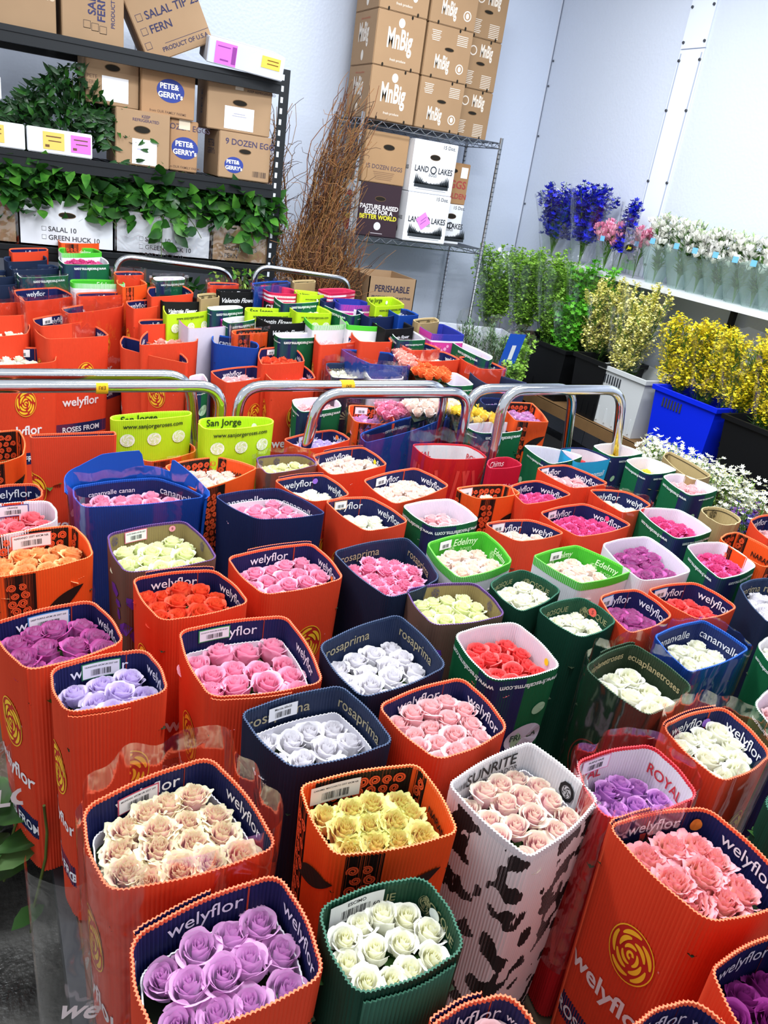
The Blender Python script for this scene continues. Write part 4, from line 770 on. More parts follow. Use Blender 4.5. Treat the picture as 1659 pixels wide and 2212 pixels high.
B_('naranjo', 'caramel', [(641, 1694), (905, 1646), (997, 1800), (720, 1853)], 'peach and green ruffled roses in a bright orange sleeve with black swirls, lower centre', depth=0.020, sp=0.048, rs=1.12, stick=[stk(0, 0.3, 0.026, 0.085, 0.034, None, 'CARAMEL MACCHIATO 25ST 60CM NR')], rad=0.025)
B_('sunrite', 'sunrite', [(963, 1692), (1145, 1598), (1298, 1727), (1143, 1858)], 'pale pink roses in the white sleeve with black cow patches', depth=0.035, sp=0.043, rs=1.1, rad=0.022, liner=0.05)
B_('wely', 'peach', [(1302, 1779), (1530, 1738), (1735, 1935), (1530, 2000)], 'ruffled peach-pink roses in an orange sleeve with a large golden emblem, lower right', depth=0.028, sp=0.050, rs=1.12, flap=(0, 0.0, 0.45, 0.004), dots=[(0, 0.93, 0.03, 'e08030', 0.012)])
B_('wely', 'plum', [(1530, 2090), (1700, 2005), (1800, 2190), (1640, 2290)], 'dark plum roses in an orange sleeve cut by the bottom right corner', depth=0.06, sp=0.045, rad=0.02)
B_('wely', 'lav', [(1335, 2225), (1500, 2145), (1620, 2262), (1430, 2350)], 'orange sleeve cut by the bottom edge, below the golden-emblem sleeve', depth=0.07, sp=0.045, stick=[stk(0, 0.35, 0.05, 0.05, 0.03, '4a90d0')])
B_('wely', 'blush', [(905, 2215), (1104, 2131), (1190, 2262), (985, 2345)], 'light pink roses in an orange sleeve cut by the bottom edge beside dark green', depth=0.03, sp=0.045, flap=(0, 0.05, 0.7, 0.004))
B_('wely', 'deeppurple', [(-28, 1345), (200, 1292), (275, 1386), (55, 1453)], 'bicolour purple roses in an orange sleeve at the left edge, blue-rimmed sticker', depth=0.030, sp=0.047, rs=1.12, stick=[stk(0, 0.56, 0.028, 0.075, 0.034, '4a90d0', 'DEEP PURPLE 60CM UB 25ST WF')], flap=(2, 0.1, 1.0, 0.002))
B_('wely', 'palelav', [(102, 1441), (318, 1397), (371, 1494), (138, 1545)], 'small pale lavender roses in an orange sleeve at left, green-rimmed sticker', depth=0.035, sp=0.044, rs=1.08, stick=[stk(0, 0.52, 0.026, 0.066, 0.03, '2a8050', 'TRANSONG 60CM UB 25ST WF')], flap=(2, 0.4, 1.0, -0.008))
B_('wely', 'pink', [(380, 1360), (620, 1326), (705, 1476), (450, 1510)], 'large bright pink roses with white liner in an orange sleeve, left of centre', depth=0.045, sp=0.054, rs=1.15, stick=[stk(0, 0.32, 0.022, 0.062, 0.024, '3a9a50', 'ECUADOR FREEDOM 60CM UB 25ST')], liner=0.05, flap=(2, 0.3, 1.0, -0.004))
B_('rosap', 'white', [(512, 1538), (738, 1476), (858, 1604), (628, 1664)], 'greyish white roses in a slate blue sleeve with white sticker, in front of its twin', depth=0.055, sp=0.046, rs=1.08, stick=[stk(0, 0.42, 0.026, 0.058, 0.028, None, 'Mentia 60x25')], liner=0.05, rad=0.03)
B_('wely', 'blush', [(808, 1522), (999, 1458), (1106, 1574), (944, 1648)], 'soft pink roses in an orange sleeve beside the slate blue one, centre', depth=0.030, sp=0.043, rs=1.12)
B_('rosap', 'white', [(682, 1392), (862, 1323), (972, 1440), (780, 1512)], 'greyish white roses in a slate blue sleeve without a sticker, behind its twin', depth=0.045, sp=0.045, rs=1.1)
B_('fresca', 'red', [(975, 1368), (1115, 1340), (1219, 1442), (1062, 1474)], 'bright red roses in a green sleeve with white lining', depth=0.035, sp=0.044, rs=1.12, dots=[(1, 0.75, 0.02, 'f0d020', 0.008)])
B_('planet', 'cream', [(1256, 1440), (1369, 1386), (1504, 1485), (1400, 1552)], 'ivory roses in a very dark green sleeve wrapped in film, right of the red roses', depth=0.045, sp=0.048, rs=1.15, film=0.03, flap=(0, 0.4, 1.0, 0.004))
B_('wely', 'cream', [(1422, 1566), (1565, 1522), (1675, 1630), (1560, 1695)], 'cream white roses in an orange sleeve with a violet dot, film rising behind, right edge', depth=0.030, sp=0.043, rs=1.12, flap=(0, 0.0, 0.9, 0.003), film=0.035, dots=[(0, 0.78, 0.028, '9a6ad8', 0.010)])
B_('royal', 'haze', [(1236, 1642), (1410, 1603), (1520, 1722), (1305, 1775)], 'violet roses sunk deep in a red sleeve with white lining and red letters', depth=0.06, sp=0.042, rs=1.1, film=0.025, stick=[stk(0, 0.28, 0.018, 0.065, 0.026, 'e090b0', 'PURPLE HAZE')])
B_('cananblue', 'cream', [(1410, 1372), (1520, 1337), (1622, 1402), (1490, 1455)], 'cream roses in a royal blue sleeve with film, far right middle', depth=0.045, sp=0.044, film=0.012, rad=0.022)
B_('fresca', 'cream', [(1630, 1392), (1690, 1365), (1780, 1430), (1700, 1470)], 'green sleeve with white lining at the right edge beside the royal blue one', depth=0.03, sp=0.045)
B_('fresca', 'blush', [(1622, 1520), (1700, 1470), (1800, 1560), (1720, 1620)], 'green sleeve with pale lining at the right edge above the violet-dot sleeve', depth=0.04, sp=0.045)
B_('bosque', 'white', [(1640, 1725), (1730, 1690), (1800, 1760), (1720, 1830)], 'dark green sleeve at the right edge just above the peach roses', depth=0.04, sp=0.045)
# third row
B_('naranjo', 'orange', [(-40, 1162), (160, 1131), (208, 1202), (-20, 1252)], 'orange roses in a bright orange swirl-patterned sleeve at the left edge', depth=0.04, sp=0.046, rs=1.15, stick=[stk(0, 0.52, 0.026, 0.085, 0.032, 'e07a70', 'NARANJO 25ST 60CM NR')])
B_('plainwhite', 'rosepink', [(-60, 1095), (108, 1079), (128, 1126), (-30, 1165)], 'rose-red roses with white lining and blue-framed tag at the left edge', depth=0.03, sp=0.046, stick=[stk(0, 0.5, 0.02, 0.07, 0.026, '2a3a8a', 'ORANGE')])
B_('wely', None, [(-40, 1052), (82, 1042), (96, 1076), (-10, 1092)], 'orange sleeve with navy inside at left edge, directly behind the white-lined one', depth=0.09)
B_('purplekraft', 'green', [(227, 1152), (400, 1122), (475, 1208), (268, 1240)], 'pale green roses in an olive kraft sleeve with pink-rimmed sticker', depth=0.035, sp=0.042, rs=1.15, stick=[stk(0, 0.36, 0.02, 0.055, 0.026, 'e07090', 'CUTE GREEN 60CM 25ST')], dots=[(0, 0.85, 0.016, 'f09ab0', 0.008, 'i', '9')])
B_('wely', 'coral', [(280, 1247), (465, 1227), (545, 1303), (345, 1345)], 'coral orange roses in an orange sleeve, left of the pink ones', depth=0.03, sp=0.046, rs=1.15, flap=(0, 0.15, 1.0, 0.006))
B_('wely', 'pink', [(485, 1202), (675, 1170), (748, 1250), (568, 1288)], 'pink roses in an orange sleeve, in the middle beside the black one', depth=0.035, sp=0.044, rs=1.12, flap=(0, 0.25, 1.0, 0.004), dots=[(1, 0.7, 0.035, 'f07a30', 0.008)])
B_('rosap', 'hotpink', [(714, 1190), (880, 1158), (955, 1250), (840, 1295)], 'hot pink ruffled roses in a nearly black sleeve, centre', depth=0.035, sp=0.040, rs=1.15)
B_('purplekraft', 'green', [(871, 1270), (1029, 1256), (1098, 1330), (934, 1354)], 'pale green roses in an olive sleeve with purple rim and no sticker, centre right', depth=0.03, sp=0.040, rs=1.15)
B_('edelmy', 'palepeach', [(917, 1172), (1046, 1145), (1112, 1214), (990, 1252)], 'pale peach roses in a lime green sleeve, the left one of two neighbours', depth=0.04, sp=0.042, rs=1.15, stick=[stk(0, 0.35, 0.02, 0.045, 0.024, None, '')])
B_('edelmy', 'palepeach', [(1149, 1200), (1246, 1176), (1368, 1234), (1254, 1262)], 'pale peach roses in a lime green sleeve, the right one of two neighbours', depth=0.04, sp=0.042, rs=1.15, stick=[stk(0, 0.55, 0.02, 0.045, 0.024, None, '')], rad=0.02)
B_('bosque', 'escimo', [(1051, 1260), (1129, 1226), (1219, 1275), (1124, 1326)], 'white roses in a dark green sleeve with sticker, between lime green sleeves', depth=0.03, sp=0.040, rs=1.15, stick=[stk(3, 0.75, 0.02, 0.05, 0.03, None, 'ESCIMO')])
B_('bosque', 'cream', [(1154, 1316), (1258, 1286), (1339, 1342), (1254, 1382)], 'cream roses in a dark green sleeve with a red round sticker', depth=0.035, sp=0.040, rs=1.15, dots=[(1, 0.35, 0.02, 'e85a50', 0.011, 'i', '5')])
B_('wely', 'deeppurple', [(1289, 1287), (1379, 1269), (1459, 1330), (1359, 1372)], 'deep purple roses in an orange sleeve right of the red round sticker', depth=0.04, sp=0.042, rs=1.15, stick=[stk(0, 0.2, 0.02, 0.05, 0.028, '4a90d0')])
B_('wely', 'red', [(1392, 1272), (1504, 1255), (1599, 1312), (1510, 1342)], 'coral red roses in an orange sleeve at the right, behind the deep purple ones', depth=0.045, sp=0.042, rs=1.15, stick=[stk(0, 0.3, 0.02, 0.05, 0.024, '4a90d0')])
B_('rosap', 'white', [(1592, 1262), (1660, 1245), (1760, 1310), (1660, 1350)], 'white roses in a near-black sleeve at the right edge', depth=0.04, sp=0.042)
B_('plainwhite', 'deeppurple', [(1296, 1174), (1400, 1156), (1499, 1235), (1385, 1257)], 'magenta-edged violet roses in a plain white sleeve', depth=0.03, sp=0.042, rs=1.15)
B_('fresca', 'fuchsia', [(1478, 1177), (1562, 1169), (1639, 1223), (1556, 1254)], 'fuchsia roses in a white-lined green sleeve at the right, in front of its twin', depth=0.03, sp=0.042, rs=1.15)
# fourth row
B_('cananblue', 'pink', [(152, 1050), (340, 1030), (450, 1074), (175, 1098)], 'pink roses in a royal blue sleeve backed by tall blue card, left', depth=0.035, sp=0.046, film=0.03, card_back=0.075)
B_('canan', 'pink', [(458, 1070), (600, 1052), (711, 1110), (555, 1124)], 'few pink roses deep in a large navy sleeve, left of centre', depth=0.035, sp=0.044, liner=0.03)
B_('naranjo', 'palepeach', [(350, 1005), (470, 984), (562, 1010), (425, 1062)], 'cream peach roses in a swirl-patterned orange sleeve behind the royal blue one', depth=0.035, sp=0.042)
B_('purplekraft', 'green', [(550, 986), (655, 980), (692, 1003), (575, 1026)], 'pale green roses in a kraft and violet sleeve with torn violet ribbon film', depth=0.02, sp=0.04, film=0.02)
B_('wely', 'cream', [(587, 1036), (700, 1022), (761, 1069), (672, 1086)], 'white roses in an orange sleeve with a violet dot, behind the large navy sleeve', depth=0.04, sp=0.042, dots=[(0, 0.85, 0.02, '9a6ad8', 0.009)], flap=(0, 0.1, 1.0, 0.004))
B_('wely', 'cream', [(697, 1080), (800, 1071), (888, 1127), (790, 1150)], 'cream roses low in an orange sleeve right of the large navy sleeve', depth=0.045, sp=0.042, stick=[stk(0, 0.35, 0.02, 0.04, 0.022, 'e0b080')])
B_('wely', 'palepeach', [(780, 1036), (898, 1008), (975, 1049), (852, 1091)], 'pale blush roses in an orange sleeve with white sticker, centre', depth=0.035, sp=0.040, rs=1.1, stick=[stk(0, 0.36, 0.022, 0.05, 0.026, None)])
B_('wely', 'palepeach', [(672, 982), (785, 963), (841, 1004), (713, 1028)], 'pale cream roses in an orange sleeve with a yellow teardrop sticker', depth=0.03, sp=0.042, dots=[(1, 0.5, 0.025, 'f0e020', 0.009)], flap=(0, 0.25, 1.0, 0.004))
B_('wely', 'palelav', [(607, 948), (720, 926), (762, 949), (662, 972)], 'lilac roses in a shallow orange sleeve with orange dot, in front of the rails', depth=0.03, sp=0.04, stick=[stk(0, 0.42, 0.022, 0.045, 0.026, 'd0b0a8')], dots=[(1, 0.25, 0.02, 'f07a30', 0.008)])
B_('royal', None, [(886, 958), (1012, 960), (1058, 990), (930, 992)], 'red sleeve with pale lining wrapped in shiny film, right of centre', depth=0.08, film=0.05)
B_('chims', None, [(1052, 992), (1100, 985), (1134, 1006), (1056, 1014)], 'crimson sleeve with pale script beside the film-wrapped red sleeve', depth=0.07)
B_('fresca', 'blush', [(864, 1091), (975, 1075), (1040, 1124), (934, 1141)], 'pale pink roses in a green sleeve with large white lining, centre', depth=0.045, sp=0.040, dots=[(1, 0.85, 0.025, 'e8d820', 0.006)])
B_('naranjo', 'palepeach', [(978, 1053), (1092, 1045), (1131, 1067), (1030, 1079)], 'one blush rose in a bright orange swirl sleeve with white sticker, right of centre', depth=0.04, sp=0.045, stick=[stk(0, 0.2, 0.022, 0.055, 0.03, 'f0c0c0')])
B_('wely', 'fuchsia', [(1100, 1048), (1162, 1035), (1240, 1068), (1132, 1092)], 'dark fuchsia roses in an orange sleeve touching the bright orange swirl sleeve', depth=0.035, sp=0.042)
B_('wely', 'blush', [(1155, 1010), (1225, 1002), (1319, 1044), (1235, 1056)], 'light pink roses in an orange sleeve with blue-rimmed sticker, under the rail end', depth=0.035, sp=0.042, stick=[stk(0, 0.3, 0.02, 0.04, 0.024, '9ab0d8')])
B_('wely', 'cream', [(1268, 1056), (1355, 1060), (1412, 1091), (1345, 1110)], 'cream roses under film in an orange sleeve, right, in front of the light pink ones', depth=0.04, sp=0.042, film=0.01)
B_('wely', 'fuchsia', [(1161, 1106), (1264, 1085), (1370, 1134), (1250, 1162)], 'hot magenta roses in a wide orange sleeve with a pink dot', depth=0.03, sp=0.042, rs=1.12, stick=[stk(0, 0.3, 0.02, 0.04, 0.022, 'd8a0a8')], dots=[(1, 0.5, 0.018, 'e83a70', 0.008)])
B_('wely', 'palepeach', [(1041, 1129), (1149, 1120), (1226, 1152), (1118, 1172)], 'blush cream roses in an orange sleeve behind the lime green sleeves', depth=0.04, sp=0.042, stick=[stk(0, 0.3, 0.02, 0.045, 0.024, 'e08a90')])
B_('fresca', 'fuchsia', [(1374, 1097), (1468, 1099), (1544, 1147), (1460, 1166)], 'fuchsia roses in a white-lined green sleeve, behind its twin', depth=0.03, sp=0.042)
B_('kraft', None, [(1503, 1096), (1560, 1093), (1612, 1125), (1560, 1139)], 'oval kraft sleeve with a dark rose mark at the right', depth=0.06, rad=0.06)
B_('wely', 'blush', [(1617, 1122), (1670, 1108), (1720, 1150), (1660, 1168)], 'orange sleeve cut by the right edge beside the oval kraft sleeve', depth=0.05, sp=0.045, stick=[stk(3, 0.8, 0.02, 0.03, 0.02, None)])
B_('naranjo', None, [(1550, 1162), (1592, 1146), (1700, 1205), (1650, 1228)], 'orange sleeve with large black letters inside, at the right edge', depth=0.07)
B_('fresca', 'blush', [(1428, 1028), (1468, 1021), (1557, 1058), (1490, 1072)], 'pale pink roses in a green sleeve beside the daisies', depth=0.02, sp=0.04)
B_('fresca', 'yellow', [(1348, 993), (1400, 986), (1467, 1016), (1398, 1026)], 'few yellow roses in a cream-lined green sleeve, nearer of the two by the daisies', depth=0.05, sp=0.045)
B_('fresca', 'yellow', [(1277, 962), (1331, 956), (1395, 979), (1322, 988)], 'few yellow roses in a cream-lined green sleeve, farther one at the rail foot', depth=0.05, sp=0.045)
B_('cyan', 'red', [(1206, 968), (1262, 966), (1325, 992), (1245, 1001)], 'small red roses in a sky blue sleeve', depth=0.05, sp=0.05)
B_('fresca', None, [(1127, 960), (1190, 966), (1264, 985), (1190, 1004)], 'green sleeve with white lining between sky blue and round green sleeves', depth=0.05)
B_('fresca', 'fuchsia', [(1000, 915), (1110, 911), (1137, 931), (1030, 937)], 'single magenta rose in a round green sleeve below the rails', depth=0.03, sp=0.06, n_max=1, rad=0.06, dz=(0.02,) * 4)
B_('kraft', None, [(1430, 985), (1446, 973), (1541, 1028), (1495, 1038)], 'kraft paper sleeve with dark marks lying against the daisies', depth=0.05)
B_('sanjorge', 'green', [(237, 897), (412, 886), (415, 898), (240, 910)], 'lime yellow sleeve with white rose prints below the left rail, no rose showing', depth=0.05, sp=0.045, dz=(0.10,) * 4)
B_('sanjorge', 'cream', [(425, 902), (585, 900), (595, 917), (438, 930)], 'lime yellow sleeve with black lettering right of its twin below the rail', depth=0.02, sp=0.042, dz=(0.09,) * 4, rad=0.05)
B_('naranjo', 'blush', [(278, 975), (410, 954), (428, 976), (320, 1000)], 'swirl-patterned orange sleeve in front of the lime yellow one, under film', depth=0.05, sp=0.045, film=0.012)
B_('naranjo', None, [(-60, 940), (44, 926), (54, 985), (-30, 1008)], 'swirl-patterned orange sleeve at the left edge below the rails', depth=0.06)
B_('wely', None, [(63, 938), (248, 931), (252, 940), (66, 946)], 'folded flat orange sleeve standing empty at left under the rail', depth=0.03, dz=(0.08,) * 4, rad=0.01, bulge=0.0)
# between the rails
B_('fresca', 'blush', [(628, 862), (720, 857), (741, 879), (650, 891)], 'light pink roses in a white-lined green sleeve behind the looped rail', depth=0.02, sp=0.04)
B_('naranjo', 'lav', [(752, 873), (832, 880), (857, 917), (765, 912)], 'lilac roses in a dark swirl orange sleeve behind the middle rail', depth=0.04, sp=0.04, stick=[stk(0, 0.35, 0.022, 0.05, 0.026, 'e09088')], film=0.02)
B_('cananblue', None, [(775, 936), (955, 884), (970, 900), (790, 958)], 'bare royal blue card sleeve slanting below the middle rail', depth=0.05, film=0.03, dz=(0, 0.02, 0.02, 0))
B_('clear', 'yellow', [(972, 872), (1045, 862), (1065, 905), (985, 918)], 'yellow roses bunched in clear film beneath the middle rail', depth=-0.02, sp=0.034, film=0.03, bare=True)
B_('clear', 'palepeach', [(880, 868), (985, 848), (985, 872), (895, 895)], 'pale cream roses bunched in clear film under the crossing rails', depth=-0.02, sp=0.038, film=0.02, bare=True)
B_('clear', 'hotpink', [(815, 862), (868, 860), (872, 880), (825, 888)], 'dusky pink roses in clear film left of the crossing rails', depth=0.0, sp=0.04, film=0.03, bare=True)
B_('naranjo', 'lav', [(1082, 868), (1150, 870), (1186, 912), (1112, 908)], 'pinkish lilac roses in a leaning bright orange sleeve under the right rail', depth=0.01, sp=0.036, rad=0.012, dz=(0.02, 0.02, 0, 0))
B_('canan', 'haze', [(1035, 858), (1088, 860), (1092, 873), (1045, 875)], 'navy sleeve with violet petals between the two upright rails', depth=0.03, sp=0.04)
# ------------------------------------------------ far rows (behind the rails)
def F_(st, rose, quad, label, **k):
    k.setdefault('depth', 0.035); k.setdefault('sp', 0.046); k.setdefault('n_max', 14); k.setdefault('rad', 0.03); k.setdefault('group', 'wrapped rose bouquets on the far trolleys')
    return bouquet(st, rose, quad, label, **k)
F_('wely', 'cream', [(-75, 735), (85, 731), (124, 783), (-60, 790)], 'orange sleeve of white roses with sticker, leftmost just behind the long rails', stick=[stk(0, 0.6, 0.024, 0.07, 0.03, None)], rad=0.06)
F_('wely', 'cream', [(-80, 688), (44, 684), (60, 722), (-70, 730)], 'orange sleeve at the left edge directly behind the leftmost white roses')
F_('wely', None, [(-90, 663), (50, 660), (66, 680), (-80, 684)], 'orange sleeve at the left edge, second behind the leftmost white roses')
F_('wely', None, [(-60, 636), (30, 632), (56, 652), (-50, 656)], 'film-covered orange sleeve at the left edge, third behind the white roses', film=0.02)
F_('wely', None, [(28, 626), (125, 620), (162, 640), (52, 652)], 'orange sleeve in crinkled film in front of the white-lined green sleeve, far left', film=0.02)
F_('wely', None, [(165, 632), (272, 630), (280, 636), (168, 641)], 'nearly closed orange sleeve in front of the long lime sleeve, far left', film=0.01)
F_('wely', None, [(130, 665), (262, 648), (267, 662), (148, 678)], 'tall orange sleeve under glossy film, behind the double-flap orange one', film=0.03)
F_('wely', None, [(68, 688), (175, 672), (205, 691), (88, 706)], 'orange sleeve with white sticker and folded film, second row behind the left rail', stick=[stk(0, 0.3, 0.02, 0.06, 0.028, None)])
F_('wely', 'cream', [(70, 705), (200, 700), (238, 725), (100, 733)], 'wide orange sleeve with overlapping flap next to the leftmost white roses', flap=(0, 0.35, 1.0, 0.004), depth=0.05)
F_('wely', None, [(265, 724), (395, 764), (408, 786), (262, 752)], 'orange sleeve leaning sharply to the right behind the left rail', stick=[stk(0, 0.42, 0.018, 0.045, 0.024, None)], depth=0.06)
F_('wely', 'salmon', [(302, 704), (412, 702), (426, 738), (300, 746)], 'salmon roses in an orange sleeve behind the right-leaning one', depth=0.04)
F_('wely', None, [(300, 690), (370, 689), (390, 697), (302, 702)], 'orange sleeve rim peeking out behind the salmon roses')
F_('wely', None, [(270, 650), (325, 646), (345, 661), (288, 668)], 'small orange sleeve left of the black one, far left middle')
F_('wely', None, [(320, 620), (395, 616), (420, 634), (325, 642)], 'orange sleeve with sticker behind the black sleeve, left far row', stick=[stk(0, 0.3, 0.015, 0.045, 0.02, 'e0a0a0')])
F_('black', None, [(342, 636), (420, 640), (438, 652), (350, 652)], 'plain black sleeve behind the lime one holding white paper')
F_('sanjorge', 'cream', [(356, 652), (440, 654), (456, 671), (358, 680)], 'lime sleeve with white paper tips, behind the magenta-lined sleeve', depth=0.02)
F_('magenta', 'palepeach', [(381, 682), (466, 680), (492, 704), (407, 710)], 'magenta-lined white sleeve, left far row', depth=0.05, rad=0.012)
F_('kraft', None, [(425, 635), (465, 632), (476, 642), (433, 647)], 'kraft sleeve between the plain black and script-printed black sleeves')
F_('black', None, [(475, 627), (556, 628), (557, 631), (476, 630)], 'black sleeve with white script, far row left of the striped one', rad=0.01)
F_('wely', None, [(451, 610), (515, 612), (518, 616), (452, 616)], 'orange sleeve under film at the foot of the far left handle', film=0.02)
F_('fresca', None, [(456, 666), (526, 662), (528, 666), (457, 671)], 'green sleeve in front of the script-printed black sleeve')
F_('fresca', None, [(478, 688), (542, 681), (553, 690), (494, 699)], 'white-lined green sleeve right of the magenta-lined one')
F_('sanjorge', None, [(530, 663), (628, 668), (634, 675), (532, 673)], 'long lime sleeve in front of the striped crimson sleeve')
F_('stripe', None, [(560, 615), (631, 622), (646, 636), (580, 632)], 'crimson sleeve with white stripes, far centre left', rad=0.05)
F_('sanjorge', None, [(634, 625), (690, 631), (708, 637), (648, 637)], 'lime sleeve in the farthest row between two striped sleeves')
F_('stripe', None, [(684, 624), (745, 622), (771, 629), (712, 634)], 'black and crimson striped sleeve under the far right handle', rad=0.03)
F_('fresca', 'green', [(590, 637), (677, 640), (690, 652), (612, 656)], 'white-lined green sleeve just in front of the striped crimson one')
F_('bluepink', None, [(718, 644), (779, 647), (808, 660), (735, 658)], 'blue-lined sleeve left of the far right lime sleeve')
F_('sanjorge', None, [(792, 642), (848, 641), (874, 658), (811, 662)], 'lime sleeve farthest right, beside the perishable boxes', rad=0.012)
F_('sanjorge', 'green', [(620, 656), (690, 660), (720, 677), (640, 675)], 'lime sleeve with script touching the left bright green sleeve')
F_('fresca', None, [(690, 655), (716, 655), (789, 675), (760, 683)], 'dark green sleeve behind the right bright green sleeve')
F_('canan', None, [(768, 668), (830, 664), (858, 681), (800, 688)], 'dark navy sleeve in front of the blue-lined sleeve, far right middle')
F_('cananblue', None, [(832, 662), (880, 668), (905, 680), (862, 682)], 'royal blue card sleeve right of the farthest lime sleeve', rad=0.01)
F_('edelmy', None, [(654, 676), (735, 683), (754, 701), (675, 703)], 'left bright green lined sleeve, far centre', rad=0.015, depth=0.06)
F_('edelmy', None, [(724, 674), (798, 686), (818, 706), (752, 702)], 'right bright green lined sleeve, far centre', rad=0.015, depth=0.06)
F_('black', None, [(553, 683), (642, 687), (664, 697), (583, 700)], 'black sleeve with white script in front of the long lime sleeve', rad=0.01)
F_('black', None, [(790, 683), (850, 685), (895, 707), (832, 712)], 'black sleeve right of the bright green sleeves', rad=0.01)
F_('fresca', None, [(590, 719), (670, 718), (683, 729), (605, 731)], 'tall green sleeve with white lining, behind the coral roses', depth=0.06)
F_('wely', 'blush', [(679, 720), (733, 714), (774, 738), (690, 746)], 'pink roses in an orange sleeve between tall green sleeve and blue card')
F_('wely', 'palepeach', [(754, 710), (818, 712), (850, 739), (776, 738)], 'blush roses in an orange sleeve in front of the right bright green sleeve', stick=[stk(0, 0.3, 0.015, 0.05, 0.026, None)])
F_('fresca', None, [(843, 711), (884, 710), (922, 734), (860, 735)], 'white-lined green sleeve left of the pink and blue one')
F_('bluepink', None, [(898, 698), (958, 700), (1004, 724), (934, 721)], 'bright pink sleeve with blue lining at the right of the far rows', rad=0.012)
F_('kraft', None, [(890, 690), (940, 685), (950, 695), (905, 699)], 'small kraft sleeve touching the back of the bright pink sleeve')
F_('cananblue', None, [(722, 740), (815, 740), (888, 792), (800, 786)], 'long royal blue card sleeve lying right of the tall green sleeve', film=0.02, rad=0.012)
F_('wely', 'coral', [(560, 751), (635, 748), (660, 781), (564, 788)], 'coral roses in an orange sleeve, far centre', stick=[stk(0, 0.32, 0.02, 0.045, 0.02, 'e08a90')], depth=0.03)
F_('wely', 'blush', [(452, 801), (552, 789), (592, 810), (490, 828)], 'orange sleeve with few pink petals behind the second rail bend')
F_('wely', 'pink', [(568, 793), (657, 788), (684, 818), (586, 822)], 'pink roses in an orange sleeve in front of the coral ones')
F_('cananblue', None, [(460, 721), (556, 739), (558, 754), (461, 742)], 'blue sleeve with navy inside standing left of the coral roses')
F_('rosap', 'cream', [(702, 782), (775, 785), (790, 818), (716, 816)], 'ivory roses in a grey-black sleeve under film behind the middle rail', film=0.03)
F_('plainwhite', 'blush', [(790, 795), (855, 793), (874, 818), (800, 820)], 'pink roses with lilac-white lining behind the middle rail', film=0.015)
F_('clear', 'orange2', [(888, 808), (955, 806), (972, 838), (905, 842)], 'loose orange roses standing above the middle rail', depth=-0.06, sp=0.04, bare=True, name='rose_bunch')
F_('fresca', None, [(940, 806), (985, 804), (1026, 832), (973, 834)], 'white-lined green sleeve right of the loose orange roses')
F_('wely', 'cream', [(886, 760), (958, 758), (997, 777), (903, 781)], 'white roses in an orange sleeve with sticker, right far row', stick=[stk(0, 0.3, 0.015, 0.05, 0.026, None)])
F_('wely', None, [(862, 738), (920, 740), (955, 755), (885, 757)], 'orange sleeve behind the white roses of the right far row', film=0.01)
F_('clear', 'salmon', [(838, 750), (862, 745), (898, 788), (872, 790)], 'salmon roses in clear film right of the long blue card', depth=-0.02, sp=0.04, film=0.02, bare=True)
F_('wely', None, [(988, 770), (1030, 770), (1098, 798), (1036, 797)], 'long orange sleeve at the right end of the far rows', film=0.01)
F_('fresca', None, [(973, 738), (985, 734), (1066, 770), (1055, 780)], 'narrow green sleeve lying along the right end of the far rows')
F_('navytext', None, [(1012, 802), (1042, 803), (1144, 828), (1050, 830)], 'grey-blue sleeve with small lettering right before the bins')
F_('naranjo', None, [(33, 504), (100, 508), (103, 512), (35, 509)], 'swirl-printed orange sleeve before the white greens box, farthest left', rad=0.01)
F_('naranjo', None, [(127, 515), (212, 518), (219, 526), (130, 525)], 'swirl-printed orange sleeve behind the far lime-rimmed one')
F_('edelmy', None, [(128, 534), (203, 536), (222, 546), (131, 547)], 'lime-rimmed sleeve in the farthest left row')
F_('fresca', 'fuchsia', [(121, 551), (217, 553), (237, 571), (138, 571)], 'fuchsia roses in a white-lined green sleeve, farthest left rows', depth=0.005)
F_('wely', None, [(20, 536), (100, 535), (104, 542), (24, 546)], 'orange sleeve behind dark sleeves in the farthest left rows')
F_('rosap', None, [(8, 554), (95, 551), (102, 562), (15, 566)], 'near-black sleeve in the farthest left rows behind a stickered one')
F_('rosap', None, [(20, 573), (115, 571), (130, 580), (25, 584)], 'near-black sleeve with white sticker, farthest left rows', stick=[stk(0, 0.4, 0.012, 0.06, 0.02, None)])
F_('fresca', None, [(36, 585), (134, 584), (150, 595), (44, 600)], 'white-lined green sleeve before the near-black stickered one', film=0.012)
F_('edelmy', None, [(152, 603), (257, 605), (273, 614), (155, 612)], 'long lime green sleeve with white lining at far left')
F_('rosap', None, [(-40, 585), (28, 583), (36, 597), (-35, 600)], 'dark sleeve cut by the left edge, far rows, upper of two')
F_('rosap', None, [(-40, 604), (28, 602), (38, 614), (-35, 619)], 'dark sleeve cut by the left edge, far rows, lower of two')
F_('wely', None, [(246, 586), (305, 586), (312, 594), (250, 595)], 'film-covered orange sleeve inside the far left handle', film=0.02)
F_('naranjo', None, [(250, 604), (300, 601), (320, 614), (264, 621)], 'dark-lettered orange sleeve right of the long lime green one')
F_('fresca', None, [(330, 598), (395, 597), (401, 604), (336, 607)], 'dark green sleeve under film inside the far left handle', film=0.015)
F_('cananblue', None, [(545, 611), (620, 606), (628, 612), (550, 620)], 'blue card sleeve inside the far right handle', film=0.015, rad=0.01)
F_('kraft', None, [(632, 606), (680, 604), (682, 610), (635, 612)], 'kraft script sleeve inside the far right handle')
F_('canan', None, [(690, 644), (722, 642), (733, 651), (700, 653)], 'dark sleeve left of the blue-lined one in the far rows')
F_('fresca', 'red', [(408, 812), (440, 806), (450, 836), (417, 843)], 'red roses in a narrow green sleeve beside the left rail bend', depth=0.01, sp=0.035)
